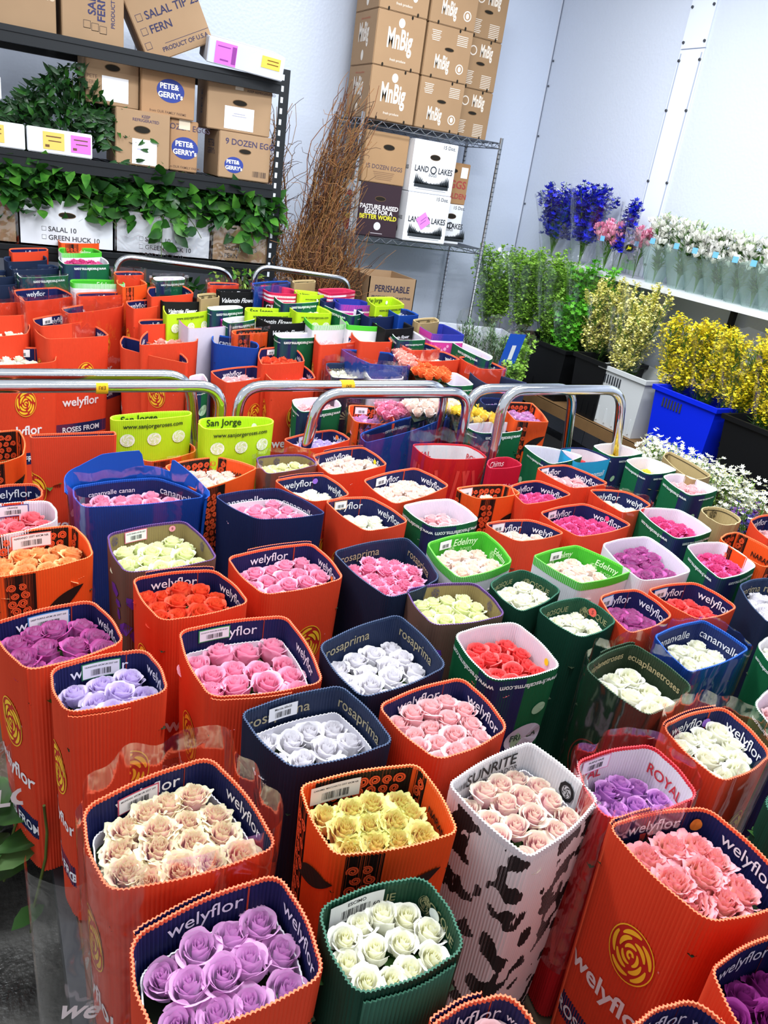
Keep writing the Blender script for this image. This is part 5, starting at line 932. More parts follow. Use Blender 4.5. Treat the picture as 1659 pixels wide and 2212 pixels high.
F_('naranjo', None, [(500, 713), (578, 709), (583, 717), (505, 723)], 'orange swirl sleeve in crumpled film behind the navy-lined blue sleeve', film=0.03)
# ------------------------------------------------ trolleys with chrome push handles
CHR = mat('d6dae0', 0.12, 1.0, 0.12, 60); STEEL = mat('3a3d42', 0.5, 0.6); DECK = mat('54483a', 0.8, 0, 0.2, 6); RUB = mat('141414', 0.8)
def bend(pts, r):
    pts = [np.asarray(p, float) for p in pts]; out = [pts[0]]
    for i in range(1, len(pts) - 1):
        a, p, c = pts[i - 1], pts[i], pts[i + 1]; A = p + (a - p) / np.linalg.norm(a - p) * r; C2 = p + (c - p) / np.linalg.norm(c - p) * r
        for k in range(9): t = k / 8; out.append((1 - t) ** 2 * A + 2 * t * (1 - t) * p + t * t * C2)
    out.append(pts[-1]); return out
def trolley(label, x0, x1, y0, y1, handles, group, tags=()):
    cx, cy = (x0 + x1) / 2, (y0 + y1) / 2; t = empty('platform_trolley', (cx, cy, 0), label, 'trolley', group); o = np.array([cx, cy, 0])
    b = MB(); b.box(x0, x1, y0, y1, 0.27, 0.305, DECK); b.v = [q - o for q in b.v]; b.build('platform', t)
    b = MB()
    for (a0, a1, b0, b1) in ((x0, x1, y0 - 0.03, y0), (x0, x1, y1, y1 + 0.03), (x0 - 0.03, x0, y0 - 0.03, y1 + 0.03), (x1, x1 + 0.03, y0 - 0.03, y1 + 0.03)): b.box(a0, a1, b0, b1, 0.24, 0.31, STEEL)
    b.v = [q - o for q in b.v]; b.build('frame', t)
    for (x, y) in ((x0 + 0.08, y0 + 0.1), (x1 - 0.08, y0 + 0.1), (x0 + 0.08, y1 - 0.1), (x1 - 0.08, y1 - 0.1)):
        b = MB(); b.tube([(x - 0.02, y, 0.075), (x + 0.02, y, 0.075)], 0.075, RUB, 20); b.box(x - 0.03, x + 0.03, y - 0.02, y + 0.02, 0.15, 0.242, STEEL); b.box(x - 0.03, x - 0.024, y - 0.02, y + 0.02, 0.07, 0.16, STEEL); b.box(x + 0.024, x + 0.03, y - 0.02, y + 0.02, 0.07, 0.16, STEEL)
        b.v = [q - o for q in b.v]; b.build('caster_wheel', t)
    for (pts, rr) in handles:
        b = MB(); b.tube(bend(pts, 0.085), rr, CHR, 14); b.v = [q - o for q in b.v]; b.build('push_handle', t)
    for (p, q) in tags:
        b = MB(); b.tube([p, q], 0.0205, mat('e8b020', 0.5), 14); planar_stamp(b, text2d('ERI', 0.01), (np.array(p) + np.array(q)) / 2 + np.array([0, -0.0210, 0.004]), UX, UZ, 0, 0, 0.011, ink('5a3a10'), math.pi); b.v = [w - o for w in b.v]; b.build('tape_tag', t)
    return t
def hpts(px, Y, foot=0.29):
    P = [aty(x, y, Y) for x, y in px]; A = P[0].copy(); A[0] += (P[0][0] - P[1][0]) * 0.4; A[2] = foot; Bq = P[-1].copy(); Bq[0] += (P[-1][0] - P[-2][0]) * 0.3; Bq[2] = foot
    return [A] + P[1:-1] + [Bq]
hb = hpts([(-700, 900), (-700, 836), (482, 834), (500, 900)], 2.35); hb[0][0] = hb[1][0]; hb[-1][0] = 0.66
hd = hpts([(676, 925), (690, 850), (1015, 848), (1040, 925)], 2.27); hd[0][0] = 0.90; hd[-1][0] = 1.58
hf = hpts([(1103, 910), (1092, 843), (1345, 842), (1392, 970)], 2.15); hf[0][0] = 1.66; hf[-1][0] = 2.36
ha = hpts([(-700, 880), (-700, 806), (410, 811), (440, 870)], 2.50); ha[0][0] = ha[1][0]; ha[-1][0] = 0.70
hc = hpts([(505, 890), (520, 834), (965, 832), (980, 890)], 2.42); hc[0][0] = 0.74; hc[-1][0] = 1.56
he = hpts([(1000, 880), (1020, 840), (1240, 838), (1260, 880)], 2.35); he[0][0] = 1.62; he[-1][0] = 2.24
trolley('platform trolley under the left front sleeves, long chrome handle tape-tagged yellow', -0.85, 0.66, 1.45, 2.28, [(hb, 0.019)], 'platform trolleys', [(aty(206, 836, 2.35), aty(232, 836, 2.35))])
trolley('platform trolley under the central front sleeves with looped chrome handle', 0.80, 1.56, 0.55, 2.2, [(hd, 0.019)], 'platform trolleys')
trolley('platform trolley under the right front sleeves, chrome handle ending by the daisies', 1.60, 2.35, 0.75, 2.05, [(hf, 0.019)], 'platform trolleys')
trolley('small platform trolley nearest the camera under the big orange sleeves', 0.10, 0.68, 0.35, 1.36, [], 'platform trolleys')
hg = hpts([(243, 640), (252, 552), (500, 585), (522, 640)], 4.15); hg[0][0] = 0.64; hg[-1][0] = 1.27
hh = hpts([(546, 640), (552, 574), (755, 603), (775, 660)], 4.15); hh[0][0] = 1.37; hh[-1][0] = 1.98
trolley('platform trolley behind the long left rails, far handle by the greens boxes', -0.85, 0.66, 2.56, 4.05, [(ha, 0.019)], 'platform trolleys')
trolley('platform trolley in the far middle, far chrome handle before the film-wrapped boxes', 0.70, 1.44, 2.56, 4.05, [(hc, 0.019), (hg, 0.015)], 'platform trolleys', [(aty(734, 833, 2.42), aty(762, 833, 2.42))])
trolley('platform trolley at the far right, its far handle in front of the willow', 1.52, 2.2, 2.56, 4.05, [(he, 0.019), (hh, 0.015)], 'platform trolleys')
# ------------------------------------------------ bins and bunches along the right wall
BLK = mat('0c0d10', 0.45); BLU = mat('0826d8', 0.35); WHB = mat('c9cdd0', 0.4)
def bin_(cx, cy, z0, w, d, h, m, label, slots=True):
    """w along the wall (Y), d across (X); tapered, lipped, open"""
    t = empty('storage_bin', (cx, cy, z0), label, 'bin', 'storage bins on the low bench'); b = MB()
    def ring(z, s, k=0.0): hw, hd = w / 2 * s + k, d / 2 * s + k; return [(-hd, -hw, z), (hd, -hw, z), (hd, hw, z), (-hd, hw, z)]
    R = np.array([ring(0, 0.86), ring(h * 0.93, 0.97), ring(h * 0.93, 0.97, 0.014), ring(h, 0.98, 0.014), ring(h, 0.98, -0.004), ring(0.01, 0.85, -0.006)]); b.grid(R, m, False, True)
    b.add(ring(0, 0.86), [(0, 1, 2, 3)], m); b.add(ring(0.012, 0.85, -0.006), [(0, 1, 2, 3)], m)
    for k in range(5): y = -w * 0.36 + k * w * 0.18; b.box(-d * 0.455, -d * 0.43, y - 0.004, y + 0.004, 0.02, h * 0.3, m)
    b.build('bin_body', t)
    if slots:
        b = MB(); dk = mat('30343a', 0.8)
        for k in range(7): y = w * 0.06 + (k - 3) * 0.022 + 0.05; x = -d / 2 * 0.955 - 0.0015; b.box(x - 0.002, x + 0.004, y - 0.005, y + 0.005, h * 0.72, h * 0.86, dk)
        b.build('grip_slots', t)
    return t
b = MB(); WD = mat('6e5232', 0.75, 0, 0.3, 12); o = np.array([3.72, 2.9, 0.0]); t = empty('low_bench', o, 'low wooden bench along the right wall carrying the bins', 'bench')
b.box(3.46, 4.0, 1.2, 5.0, 0.375, 0.40, WD); b.box(3.455, 3.475, 1.2, 5.0, 0.33, 0.40, WD); b.v = [q - o for q in b.v]; b.build('bench_top', t)
for y in (1.3, 2.6, 3.8, 4.9):
    for x in (3.5, 3.95): b = MB(); b.box(x - 0.02, x + 0.02, y - 0.02, y + 0.02, 0, 0.376, mat('1a1a1c', 0.7)); b.v = [q - o for q in b.v]; b.build('leg', t)
b = MB(); o = np.array([3.88, 3.2, 0.0]); t = empty('display_table', o, 'narrow white display table at the right wall carrying the upper flower bunches', 'table')
b.box(3.74, 4.035, 1.5, 4.85, 1.235, 1.265, mat('d3d6dc', 0.4)); b.v = [q - o for q in b.v]; b.build('table_top', t)
for y in (1.6, 3.2, 4.8):
    for x in (4.0,): b = MB(); b.box(x - 0.015, x + 0.015, y - 0.015, y + 0.015, 0, 1.236, mat('1a1a1c', 0.7)); b.v = [q - o for q in b.v]; b.build('leg', t)
bin_(3.66, 4.28, 0.401, 0.62, 0.36, 0.36, BLK, 'black bin farthest back under the green umbel bunches', False)
bin_(3.64, 3.72, 0.401, 0.30, 0.34, 0.38, BLK, 'black bin left of the white bin', False)
bin_(3.66, 3.43, 0.401, 0.40, 0.36, 0.37, WHB, 'white slotted plastic bin of pale yellow blossoms')
bin_(3.66, 2.93, 0.401, 0.46, 0.36, 0.37, BLU, 'bright blue plastic bin of golden blossoms')
bin_(3.66, 2.38, 0.401, 0.54, 0.36, 0.36, BLK, 'black bin right of the bright blue bin', False)
bin_(3.66, 1.80, 0.401, 0.54, 0.36, 0.36, BLK, 'black bin at the right photo edge', False)
GS = leafy('3f6a24', '5a8a34', 0.2)
def blob_faces(mb, c, r, m, rn, n=5, flat=0.6):
    a0 = rn.uniform(0, 6.28); tz = rn.uniform(-0.6, 0.6); q = Euler((rn.uniform(-0.7, 0.7), rn.uniform(-0.7, 0.7), 0)).to_matrix(); V = [tuple(c)]
    for k in range(n * 2):
        a = a0 + math.pi * k / n; rr = r if k % 2 == 0 else r * 0.55; v = q @ Vector((rr * math.cos(a), rr * math.sin(a), r * 0.25 * (k % 2 == 0))); V.append((c[0] + v.x, c[1] + v.y, c[2] + v.z))
    mb.add(V, [(0, 1 + k, 1 + (k + 1) % (2 * n)) for k in range(2 * n)], m, True)
def cup(mb, c, r, m, rn, k=9):
    # small many-petalled cup flower
    tilt = Euler((rn.uniform(-0.5, 0.5), rn.uniform(-0.7, 0.2), rn.uniform(0, 6))).to_matrix()
    for ringn, (n, rr, hh) in enumerate(((3, 0.35, 1.0), (4, 0.65, 0.95), (5, 1.0, 0.75))):
        for i in range(n):
            a = 2 * math.pi * (i + 0.4 * ringn) / n; V = []
            for t, w, o in ((0, 0.2, 0.15), (0.5, 0.9, 0.8), (0.85, 0.85, 0.95), (1.0, 0.35, 1.1)):
                for s_ in (-1, 0, 1):
                    aa = a + s_ * w * 0.75 * (2.4 / n); v = tilt @ Vector((r * rr * o * math.cos(aa), r * rr * o * math.sin(aa), r * hh * t * 1.1 - r * 0.5)); V.append((c[0] + v.x, c[1] + v.y, c[2] + v.z))
            mb.add(V, [(j * 3 + i2, j * 3 + i2 + 1, j * 3 + i2 + 4, j * 3 + i2 + 3) for j in range(3) for i2 in range(2)], m, True)
def sleeve_film(root, o, z0, z1, r0, r1, seed, gloss=0.18, tint='ffffff', stickers=(), fm=None):
    rn = random.Random(seed); n = 40; G = []
    for i, t in enumerate(np.linspace(0, 1, 7)):
        r = r0 + (r1 - r0) * t; G.append([((r + 0.008 * rn.uniform(-1, 1)) * math.cos(2 * math.pi * k / n), (r + 0.008 * rn.uniform(-1, 1)) * math.sin(2 * math.pi * k / n), z0 + (z1 - z0) * t + (0.012 * rn.uniform(-1, 1) + (z1 - z0) * 0.10 * math.sin(4 * math.pi * k / n + seed) if i == 6 else 0)) for k in range(n)])
    b = MB(); b.grid(np.array(G), fm or film_mat(tint, gloss), True, True); f = b.build('clear_film', root)
    for (a, zz) in stickers:
        r = r0 + (r1 - r0) * (zz - z0) / (z1 - z0) + 0.010; c, s = math.cos(a), math.sin(a); b = MB(); h = 0.016
        b.add([(r * c - s * h * i, r * s + c * h * i, zz + h * j) for j in (-1, 1) for i in (-1, 1)], [(0, 1, 3, 2)], mat('6aaee0', 0.4)); b.build('blue_sticker', f)
def frosted():
    if 'frost' in _M: return _M['frost']
    m = bpy.data.materials.new('frosted_film'); m.use_nodes = True; nt = m.node_tree; nt.nodes.clear(); out = nt.nodes.new('ShaderNodeOutputMaterial'); tr = nt.nodes.new('ShaderNodeBsdfTransparent'); tr.inputs[0].default_value = (0.85, 0.93, 0.90, 1)
    pb = nt.nodes.new('ShaderNodeBsdfPrincipled'); pb.inputs['Base Color'].default_value = (0.42, 0.52, 0.50, 1); pb.inputs['Roughness'].default_value = 0.25; mx = nt.nodes.new('ShaderNodeMixShader'); mx.inputs[0].default_value = 0.26
    nt.links.new(tr.outputs[0], mx.inputs[1]); nt.links.new(pb.outputs[0], mx.inputs[2]); nt.links.new(mx.outputs[0], out.inputs[0]); _M['frost'] = m; return m
def bunch(kind, x, y, z0, h, r, label, cat='flowers', seed=0, n=14, film=True, lean=(0, 0), group=None, flm=None):
    rn = random.Random(seed); name = {'delph': 'delphinium_bunch', 'pink': 'snapdragon_bunch', 'lisi': 'lisianthus_bunch', 'sol': 'goldenrod_bunch', 'sol2': 'goldenrod_bunch', 'umb': 'bupleurum_bunch', 'pars': 'parsley_foliage_bunch', 'daisy': 'daisy_bunch', 'viol': 'violet_statice_bunch', 'euc': 'eucalyptus_bunch'}[kind]
    root = empty(name, (x, y, z0), label, cat, group); st = MB(); fl = MB(); gr = MB(); tops = []
    for i in range(n):
        a = rn.uniform(0, 6.28); q = math.sqrt(rn.random()); tx, ty = q * r * 0.75 * math.cos(a) + lean[0], q * r * 1.35 * math.sin(a) + lean[1]; hz = h * rn.uniform(0.86, 1.03) * (1 - 0.08 * q)
        P = [(tx * 0.22 * t + tx * 0.78 * t ** 1.6, ty * 0.22 * t + ty * 0.78 * t ** 1.6, hz * t) for t in np.linspace(0, 1, 7)]; st.tube(P, 0.0022, GS, 4, False); tops.append((np.array(P), rn.random()))
    for P, k in tops:
        def at(t): i = min(5, int(t * 6)); f = t * 6 - i; return P[i] * (1 - f) + P[i + 1] * f
        d = P[-1] - P[-2]; d /= np.linalg.norm(d)
        if kind == 'delph':
            m = [mat('1c22c8', 0.5), mat('2a30e0', 0.5), mat('141a8c', 0.6)]
            for j in range(44): t = 0.34 + 0.66 * j / 44; c = at(t) + np.array([rn.uniform(-1, 1), rn.uniform(-1, 1), 0]) * 0.040 * (1.25 - 0.6 * (t - 0.5) * 2); blob_faces(fl, c, 0.024 * (1.3 - 0.5 * t), rn.choice(m), rn)
            for j in range(5): leaf(gr, at(rn.uniform(0.25, 0.6)), (rn.uniform(-1, 1), rn.uniform(-1, 1), 0.5), UZ, 0.05, 0.02, GS)
        elif kind == 'pink':
            for j in range(6): c = at(0.66 + 0.055 * j) + np.array([rn.uniform(-1, 1), rn.uniform(-1, 1), 0]) * 0.025; cup(fl, c, 0.028, mat(rn.choice(('e88cb0', 'f0a6c2')), 0.5), rn)
            for j in range(4): leaf(gr, at(rn.uniform(0.3, 0.75)), (rn.uniform(-1, 1), rn.uniform(-1, 1), 1.0), UZ, 0.06, 0.012, GS)
        elif kind == 'lisi':
            for j in range(5): c = at(0.62 + 0.08 * j) + np.array([rn.uniform(-1, 1), rn.uniform(-1, 1), 0]) * 0.035; cup(fl, c, 0.029, mat(rn.choice(('ecece4', 'f2f2ee')), 0.5), rn)
            for j in range(2): leaf(fl, at(0.93), (rn.uniform(-.5, .5), rn.uniform(-.5, .5), 1.0), UZ, 0.045, 0.012, leafy('b8d890', 'd8e8c0'))
            for j in range(14): leaf(gr, at(rn.uniform(0.2, 0.85)), (rn.uniform(-1, 1), rn.uniform(-1, 1), 0.8), UZ, 0.055, 0.018, GS)
        elif kind in ('sol', 'sol2'):
            cc = ('ece48a', 'f4eea4', 'dcd86c') if kind == 'sol' else ('f4e428', 'faea40', 'e4d01a')
            for j in range(34):
                t = 0.46 + 0.54 * j / 34; c0 = at(t); a = rn.uniform(0, 6.28); Lb = 0.075 * (1.25 - t); dd = np.array([math.cos(a), math.sin(a), 0.9])
                for s_ in range(6): c = c0 + dd * Lb * (s_ + 1) / 5 + np.array([rn.uniform(-1, 1)] * 1 + [rn.uniform(-1, 1), rn.uniform(-1, 1)]) * 0.005; blob_faces(fl, c, 0.0105, mat(rn.choice(cc), 0.6), rn, 3)
            for j in range(26): leaf(gr, at(rn.uniform(0.12, 0.9)), (rn.uniform(-1, 1), rn.uniform(-1, 1), 1.1), UZ, 0.075, 0.011, GS)
        elif kind in ('umb', 'pars'):
            cc = (leafy('78b02e', '9ccc4a', 0.3), leafy('8cbc50', 'a8d060', 0.3)) if kind == 'umb' else (leafy('4aa020', '6cc038', 0.3), leafy('58b028', '7acc40', 0.3))
            for j in range(60):
                c0 = at(rn.uniform(0.42, 1.0)); a = rn.uniform(0, 6.28); c = c0 + np.array([math.cos(a), math.sin(a), rn.uniform(-.3, .8)]) * rn.uniform(0.01, 0.05)
                if kind == 'umb':
                    for s_ in range(4): blob_faces(fl, c + np.array([rn.uniform(-1, 1), rn.uniform(-1, 1), rn.uniform(-1, 1)]) * 0.016, 0.0125, rn.choice(cc), rn, 3)
                else: blob_faces(fl, c, 0.020, rn.choice(cc), rn, 5)
            for j in range(22): leaf(gr, at(rn.uniform(0.1, 0.9)), (rn.uniform(-1, 1), rn.uniform(-1, 1), 1.3), UZ, 0.07, 0.011, GS)
        elif kind == 'daisy':
            for j in range(34):
                c = at(rn.uniform(0.78, 1.0)) + np.array([rn.uniform(-1, 1), rn.uniform(-1, 1), rn.uniform(-.3, 1)]) * 0.05; blob_faces(fl, c, 0.0125, mat('eceee2', 0.5), rn, 6); blob_faces(fl, c + np.array([0, -0.001, 0.003]), 0.0042, mat('d8cc60', 0.5), rn, 4)
            for j in range(24): leaf(gr, at(rn.uniform(0.6, 0.97)) + np.array([rn.uniform(-1, 1), rn.uniform(-1, 1), 0]) * 0.03, (rn.uniform(-1, 1), rn.uniform(-1, 1), 0.9), UZ, 0.035, 0.008, leafy('7aa040', '98b858', 0.25))
        elif kind == 'viol':
            for j in range(16): c = at(rn.uniform(0.7, 1.0)) + np.array([rn.uniform(-1, 1), rn.uniform(-1, 1), 0]) * 0.03; blob_faces(fl, c, 0.011, mat(rn.choice(('3a2a78', '2a1c5c', '5a2a70')), 0.6), rn, 4)
        elif kind == 'euc':
            for j in range(60): leaf(gr, at(rn.uniform(0.3, 1.0)) + np.array([rn.uniform(-1, 1), rn.uniform(-1, 1), 0]) * 0.02, (rn.uniform(-1, 1), rn.uniform(-1, 1), 0.9), UZ, 0.035, 0.010, leafy('56705a', '7c9478', 0.2))
    st.build('stems', root)
    if fl.n: fl.build('blossoms' if kind not in ('umb', 'pars') else 'flower_heads', root)
    if gr.n: gr.build('leaves', root)
    if film:
        f = flm or (0.05, 0.85, 0.3, 0.95); sleeve_film(root, None, h * f[0], h * f[1], r * f[2] + 0.02, r * f[3] + 0.02, seed, 0.13, 'ffffff', [(math.pi * 1.1, h * 0.6)] if kind in ('lisi', 'pink') else (), frosted() if kind == 'lisi' else None)
    return root
UT = 1.266
gU = 'flower bunches on the white wall table'
def on_wall(px, py, x=3.88): p = atx(px, py, x); return p
for (px, py, hh, rr, n, lab) in ((1225, 392, 0.50, 0.20, 26, 'tall blue delphinium bunch, left one of the wide pair'), (1292, 388, 0.52, 0.16, 26, 'tall blue delphinium bunch, right one of the wide pair'), (1372, 425, 0.44, 0.05, 7, 'small blue delphinium bunch rising behind the pink flowers')):
    p = on_wall(px, py, 3.86); bunch('delph', p[0], p[1], UT, p[2] - UT, rr, lab, seed=px, n=n, group=gU)
p = on_wall(1330, 470, 3.84); bunch('pink', p[0], p[1], UT, p[2] - UT, 0.10, 'pink ruffled flowers left of the printed film sleeve', seed=5, n=13, group=gU)
p = on_wall(1398, 478, 3.86); r_ = bunch('pink', p[0], p[1], UT, p[2] - UT, 0.045, 'pink flowers inside a film sleeve with black and yellow emblem', seed=6, n=6, group=gU)
b = MB(); sgn = np.array([-0.085, -0.045, 0.0]); b.add([(-0.07, 0.06, 0.05), (-0.07, -0.06, 0.05), (-0.09, -0.07, 0.30), (-0.09, 0.075, 0.30)], [(0, 1, 2, 3)], film_mat('e6e2e4', 0.4)); planar_stamp(b, ellipse2d(0.035, 0.022), (-0.092, 0.0, 0.18), -UY, UZ, 0, 0, 1, mat('101010', 0.5)); planar_stamp(b, text2d('Jan', 0.02, 0.3), (-0.094, 0.0, 0.18), -UY, UZ, 0, 0, 0.02, mat('d8d820', 0.5)); b.build('printed_film', r_)
k = 0
for (px, py) in ((1448, 470), (1500, 480), (1540, 490), (1585, 498), (1628, 508), (1668, 515), (1710, 525)):
    p = on_wall(px, py, 3.86); k += 1
    bunch('lisi', p[0], p[1], UT, p[2] - UT + 0.02, 0.105, 'white lisianthus bunch in frosted film, %s the printed film sleeve' % ['right beside', 'second from', 'third from', 'fourth from', 'fifth from', 'sixth from', 'farthest from'][k - 1], seed=20 + k, n=13, group=gU, flm=(0.0, 0.56, 0.28, 1.05))
gL = 'bunches in the bins'
for (kd, px, py, x, zb, rr, n, lab) in (
    ('umb', 1092, 525, 3.60, 0.45, 0.22, 26, 'airy green umbel bunch farthest left above the black bins'), ('umb', 1160, 530, 3.62, 0.45, 0.20, 26, 'airy green umbel bunch second from the left, dark film at its front'),
    ('umb', 1222, 535, 3.68, 0.45, 0.18, 22, 'green umbel bunch right behind the bright parsley-like one'), ('pars', 1290, 552, 3.70, 0.45, 0.17, 20, 'deep green leafy bunch at the back below the delphiniums'),
    ('pars', 1245, 640, 3.60, 0.43, 0.13, 14, 'bright leafy green bunch drooping left of the pale yellow ones'),
    ('sol', 1330, 590, 3.66, 0.43, 0.15, 20, 'pale yellow blossom bunch at the back left of the white bin'), ('sol', 1410, 600, 3.68, 0.43, 0.15, 20, 'pale yellow blossom bunch at the back right of the white bin'), ('sol', 1372, 655, 3.58, 0.43, 0.12, 16, 'pale yellow blossom bunch lowest in front of the white bin'),
    ('sol2', 1500, 672, 3.64, 0.43, 0.15, 20, 'golden yellow blossom bunch, left in the blue bin'), ('sol2', 1570, 690, 3.66, 0.43, 0.14, 20, 'golden yellow blossom bunch, right in the blue bin'),
    ('sol2', 1640, 700, 3.64, 0.43, 0.15, 20, 'golden yellow blossom bunch in the black bin right of the blue one'), ('sol2', 1720, 730, 3.64, 0.43, 0.15, 16, 'golden yellow blossom bunch cut by the right edge')):
    p = atx(px, py, x); bunch(kd, p[0], p[1], zb, p[2] - zb, rr, lab, seed=px, n=n, group=gL, flm=(0.35, 0.9, 0.25, 0.95))
# daisies and violet blooms in a low bin by the right trolley
bin_(2.96, 2.29, 0.0, 0.68, 0.42, 0.34, BLK, 'black floor bin holding the small white daisies', False)
bin_(2.80, 1.79, 0.0, 0.27, 0.30, 0.34, BLK, 'black floor bin holding the violet blooms', False)
for i, (px, py, rr, n, lab) in enumerate(((1440, 958, 0.13, 26, 'white daisy bunch beside the rail foot'), (1530, 985, 0.14, 28, 'white daisy bunch in the middle of the three'), (1600, 1040, 0.13, 26, 'white daisy bunch nearest the violet blooms'))):
    p = atx(px, py, 2.92 + 0.04 * i); bunch('daisy', p[0], p[1], 0.02, p[2], rr, lab, seed=60 + i, n=n, film=False, group='daisy bunches')
for i, (px, py, lab) in enumerate(((1615, 1092, 'violet bloom bunch at the left, under the daisies'), (1665, 1100, 'violet bloom bunch cut by the right edge, under the daisies'))):
    p = atx(px, py, 2.80); bunch('viol', p[0], p[1], 0.02, p[2], 0.09, lab, seed=70 + i, n=14, film=False, group='violet blooms')
# plastic-wrapped white box heap between trolleys and bins
p = aty(985, 700, 4.2); B = Box('greens_box', 2.98, 4.42, 0.36, 0.62, 0.36, 0.42, 'd4d8e2', 'open white box swathed in crumpled clear plastic beside the green bunches', 'box', None, (0, 0, -0.25), open_top=True)
B.st('F', rect2d(0.14, 0.10), -0.2, 0.0, 1, ink('c4c8dc')); B.st('F', ellipse2d(0.04, 0.055), 0.22, 0.1, 1, ink('c05838'), 0, 0.001)
m = MB(); rn = random.Random(3); G = [[(-0.34 + 0.68 * i / 30, -0.20 - 0.02 * rn.random(), -0.0 + 0.47 * j / 14 + 0.02 * rn.random()) for i in range(31)] for j in range(15)]; m.grid(np.array(G), film_mat('ffffff', 0.35)); B.parts.append(('plastic_wrap', m)); B.done()
b = MB(); o = np.array([2.98, 4.42, 0.0]); t = empty('wooden_crate', o, 'low wooden crate carrying the plastic-swathed white box', 'crate')
b.box(-0.3, 0.3, -0.17, 0.17, 0, 0.358, WD); b.build('crate_body', t)
for i, (px, py, lab, kd, x) in enumerate(((1030, 690, 'grey-green foliage bunch in film left of the blue-labelled film', 'euc', 2.75), (1085, 700, 'grey-green foliage bunch wrapped in blue-labelled film', 'euc', 2.86), (1120, 720, 'pale green airy bunch beside the big black bin', 'umb', 3.0), (1100, 770, 'low whitish green bunch before the big black bin', 'umb', 2.9))):
    p = atx(px, py, x); r_ = bunch(kd, p[0], p[1], 0.30, p[2] - 0.30, 0.10, lab, 'flowers', 80 + i, 12, group='film-wrapped bunches beside the far trolley', flm=(0.3, 1.0, 0.3, 1.0))
    if i == 1: b = MB(); hh = p[2] - 0.3; b.add([(-0.06, -0.115, hh * 0.62), (0.06, -0.115, hh * 0.62), (0.10, -0.125, hh * 0.95), (-0.02, -0.125, hh * 0.95)], [(0, 1, 2, 3)], mat('1c50b8', 0.4)); b.add([(0.0, -0.12, hh * 0.7), (0.03, -0.12, hh * 0.7), (0.045, -0.124, hh * 0.84), (0.015, -0.124, hh * 0.84)], [(0, 1, 2, 3)], mat('d8dce4', 0.4)); b.build('blue_label', r_)
b = MB(); o = np.array([2.88, 4.0, 0.0]); t = empty('low_table', o, 'low dark table under the film-wrapped foliage bunches', 'table'); b.box(-0.32, 0.32, -0.75, 0.2, 0.27, 0.30, BLK); b.build('table_top', t)
for (x, y) in ((-0.3, -0.7), (0.3, -0.7), (-0.3, 0.15), (0.3, 0.15)): b = MB(); b.box(x - 0.015, x + 0.015, y - 0.015, y + 0.015, 0, 0.271, BLK); b.build('leg', t)
# ------------------------------------------------ greenery on the rack
RUS = leafy('16341a', '2a5228', 0.15, 0.35); SAL = leafy('1b4216', '2f6420', 0.2, 0.3); SAL2 = leafy('306a20', '569434', 0.25, 0.35)
def greens(name, label, c, ext, n, L, W, mats, seed, droop=(), peak=0.0, fwd=0.6, group=None):
    rn = random.Random(seed); root = empty(name, (c[0], c[1], c[2]), label, 'greenery', group); lv = MB(); st = MB()
    for i in range(n):
        u, v = rn.uniform(-1, 1), rn.uniform(-1, 1); w = rn.random(); top = ext[2] * (1 - peak * abs(u)); x, y, z = u * ext[0], v * ext[1], top * w - (0.03 if w < 0.1 else 0)
        d = np.array([u * 0.7 + rn.uniform(-.7, .7), -fwd + rn.uniform(-.6, .6), rn.uniform(-0.5, 0.9)]); leaf(lv, (x, y, z), d, UZ if rn.random() < .6 else -UY, L * rn.uniform(0.7, 1.15), W * rn.uniform(0.8, 1.15), rn.choice(mats), rn.uniform(0.1, 0.6))
    for i in range(14):
        u = rn.uniform(-1, 1); st.tube([(u * ext[0] * 0.6, 0, 0), (u * ext[0] * 0.9, -ext[1] * 0.6, ext[2] * (1 - peak * abs(u)) * 0.9)], 0.002, mat('4a5a2a', 0.7), 4, False)
    for (dx, dy, dz, nl) in droop:
        P = [np.array([dx * t * 0.9 + 0.0, -ext[1] * 0.8 - 0.06 * t + dy * t, ext[2] * 0.4 + dz * t * t]) + np.array([dx, 0, 0]) * 0.1 for t in np.linspace(0, 1, 8)]; st.tube(P, 0.002, mat('4a5a2a', 0.7), 4, False)
        for j in range(nl): t = (j + 0.5) / nl; q = P[min(7, int(t * 7))]; leaf(lv, q, (rn.choice((-1, 1)) * 0.8, rn.uniform(-.9, -.1), rn.uniform(-1, .2)), -UY, L, W, rn.choice(mats), 0.3)
    st.build('stems', root); lv.build('leaves', root); return root
def zat(px, py, Y): return aty(px, py, Y)
c = zat(150, 300, 4.78); greens('ruscus_greenery', 'heap of dark ruscus sprigs spilling over the white trays on the middle shelf', (c[0] + 0.0, 4.78, DECK_M + 0.09), (0.31, 0.15, 0.34), 1500, 0.062, 0.021, [RUS, RUS, SAL], 1, [(0.34, 0, -0.28, 22), (0.30, 0, -0.42, 26), (0.42, 0, -0.12, 18), (0.25, 0, -0.30, 18), (0.45, 0, -0.2, 14)], 0.75)
gg = 'salal and huckleberry leaves in the greens boxes'
for (px, lab, ex, sd, dr) in ((5, 'broad salal leaves at the left edge above the film-covered kraft box', 0.22, 2, []), (140, 'broad salal leaves filling the hand-holed white box', 0.27, 3, [(0.24, 0, -0.14, 3)]), (345, 'broad salal leaves tumbling over the film-wrapped white box', 0.27, 4, [(-0.02, 0, -0.28, 9), (0.06, 0, -0.2, 7), (0.2, 0, -0.16, 5)]), (512, 'broad salal leaves above the kraft box at the rack post', 0.20, 5, [(-0.02, 0, -0.22, 6), (0.12, 0, -0.05, 4)])):
    c = zat(px, 440, 4.72); greens('salal_greenery', lab, (c[0], 4.74, DECK_L + 0.195), (ex, 0.16, 0.21), 560, 0.10, 0.058, [SAL, SAL, SAL2, RUS], sd, dr, 0.15, 0.8, gg)
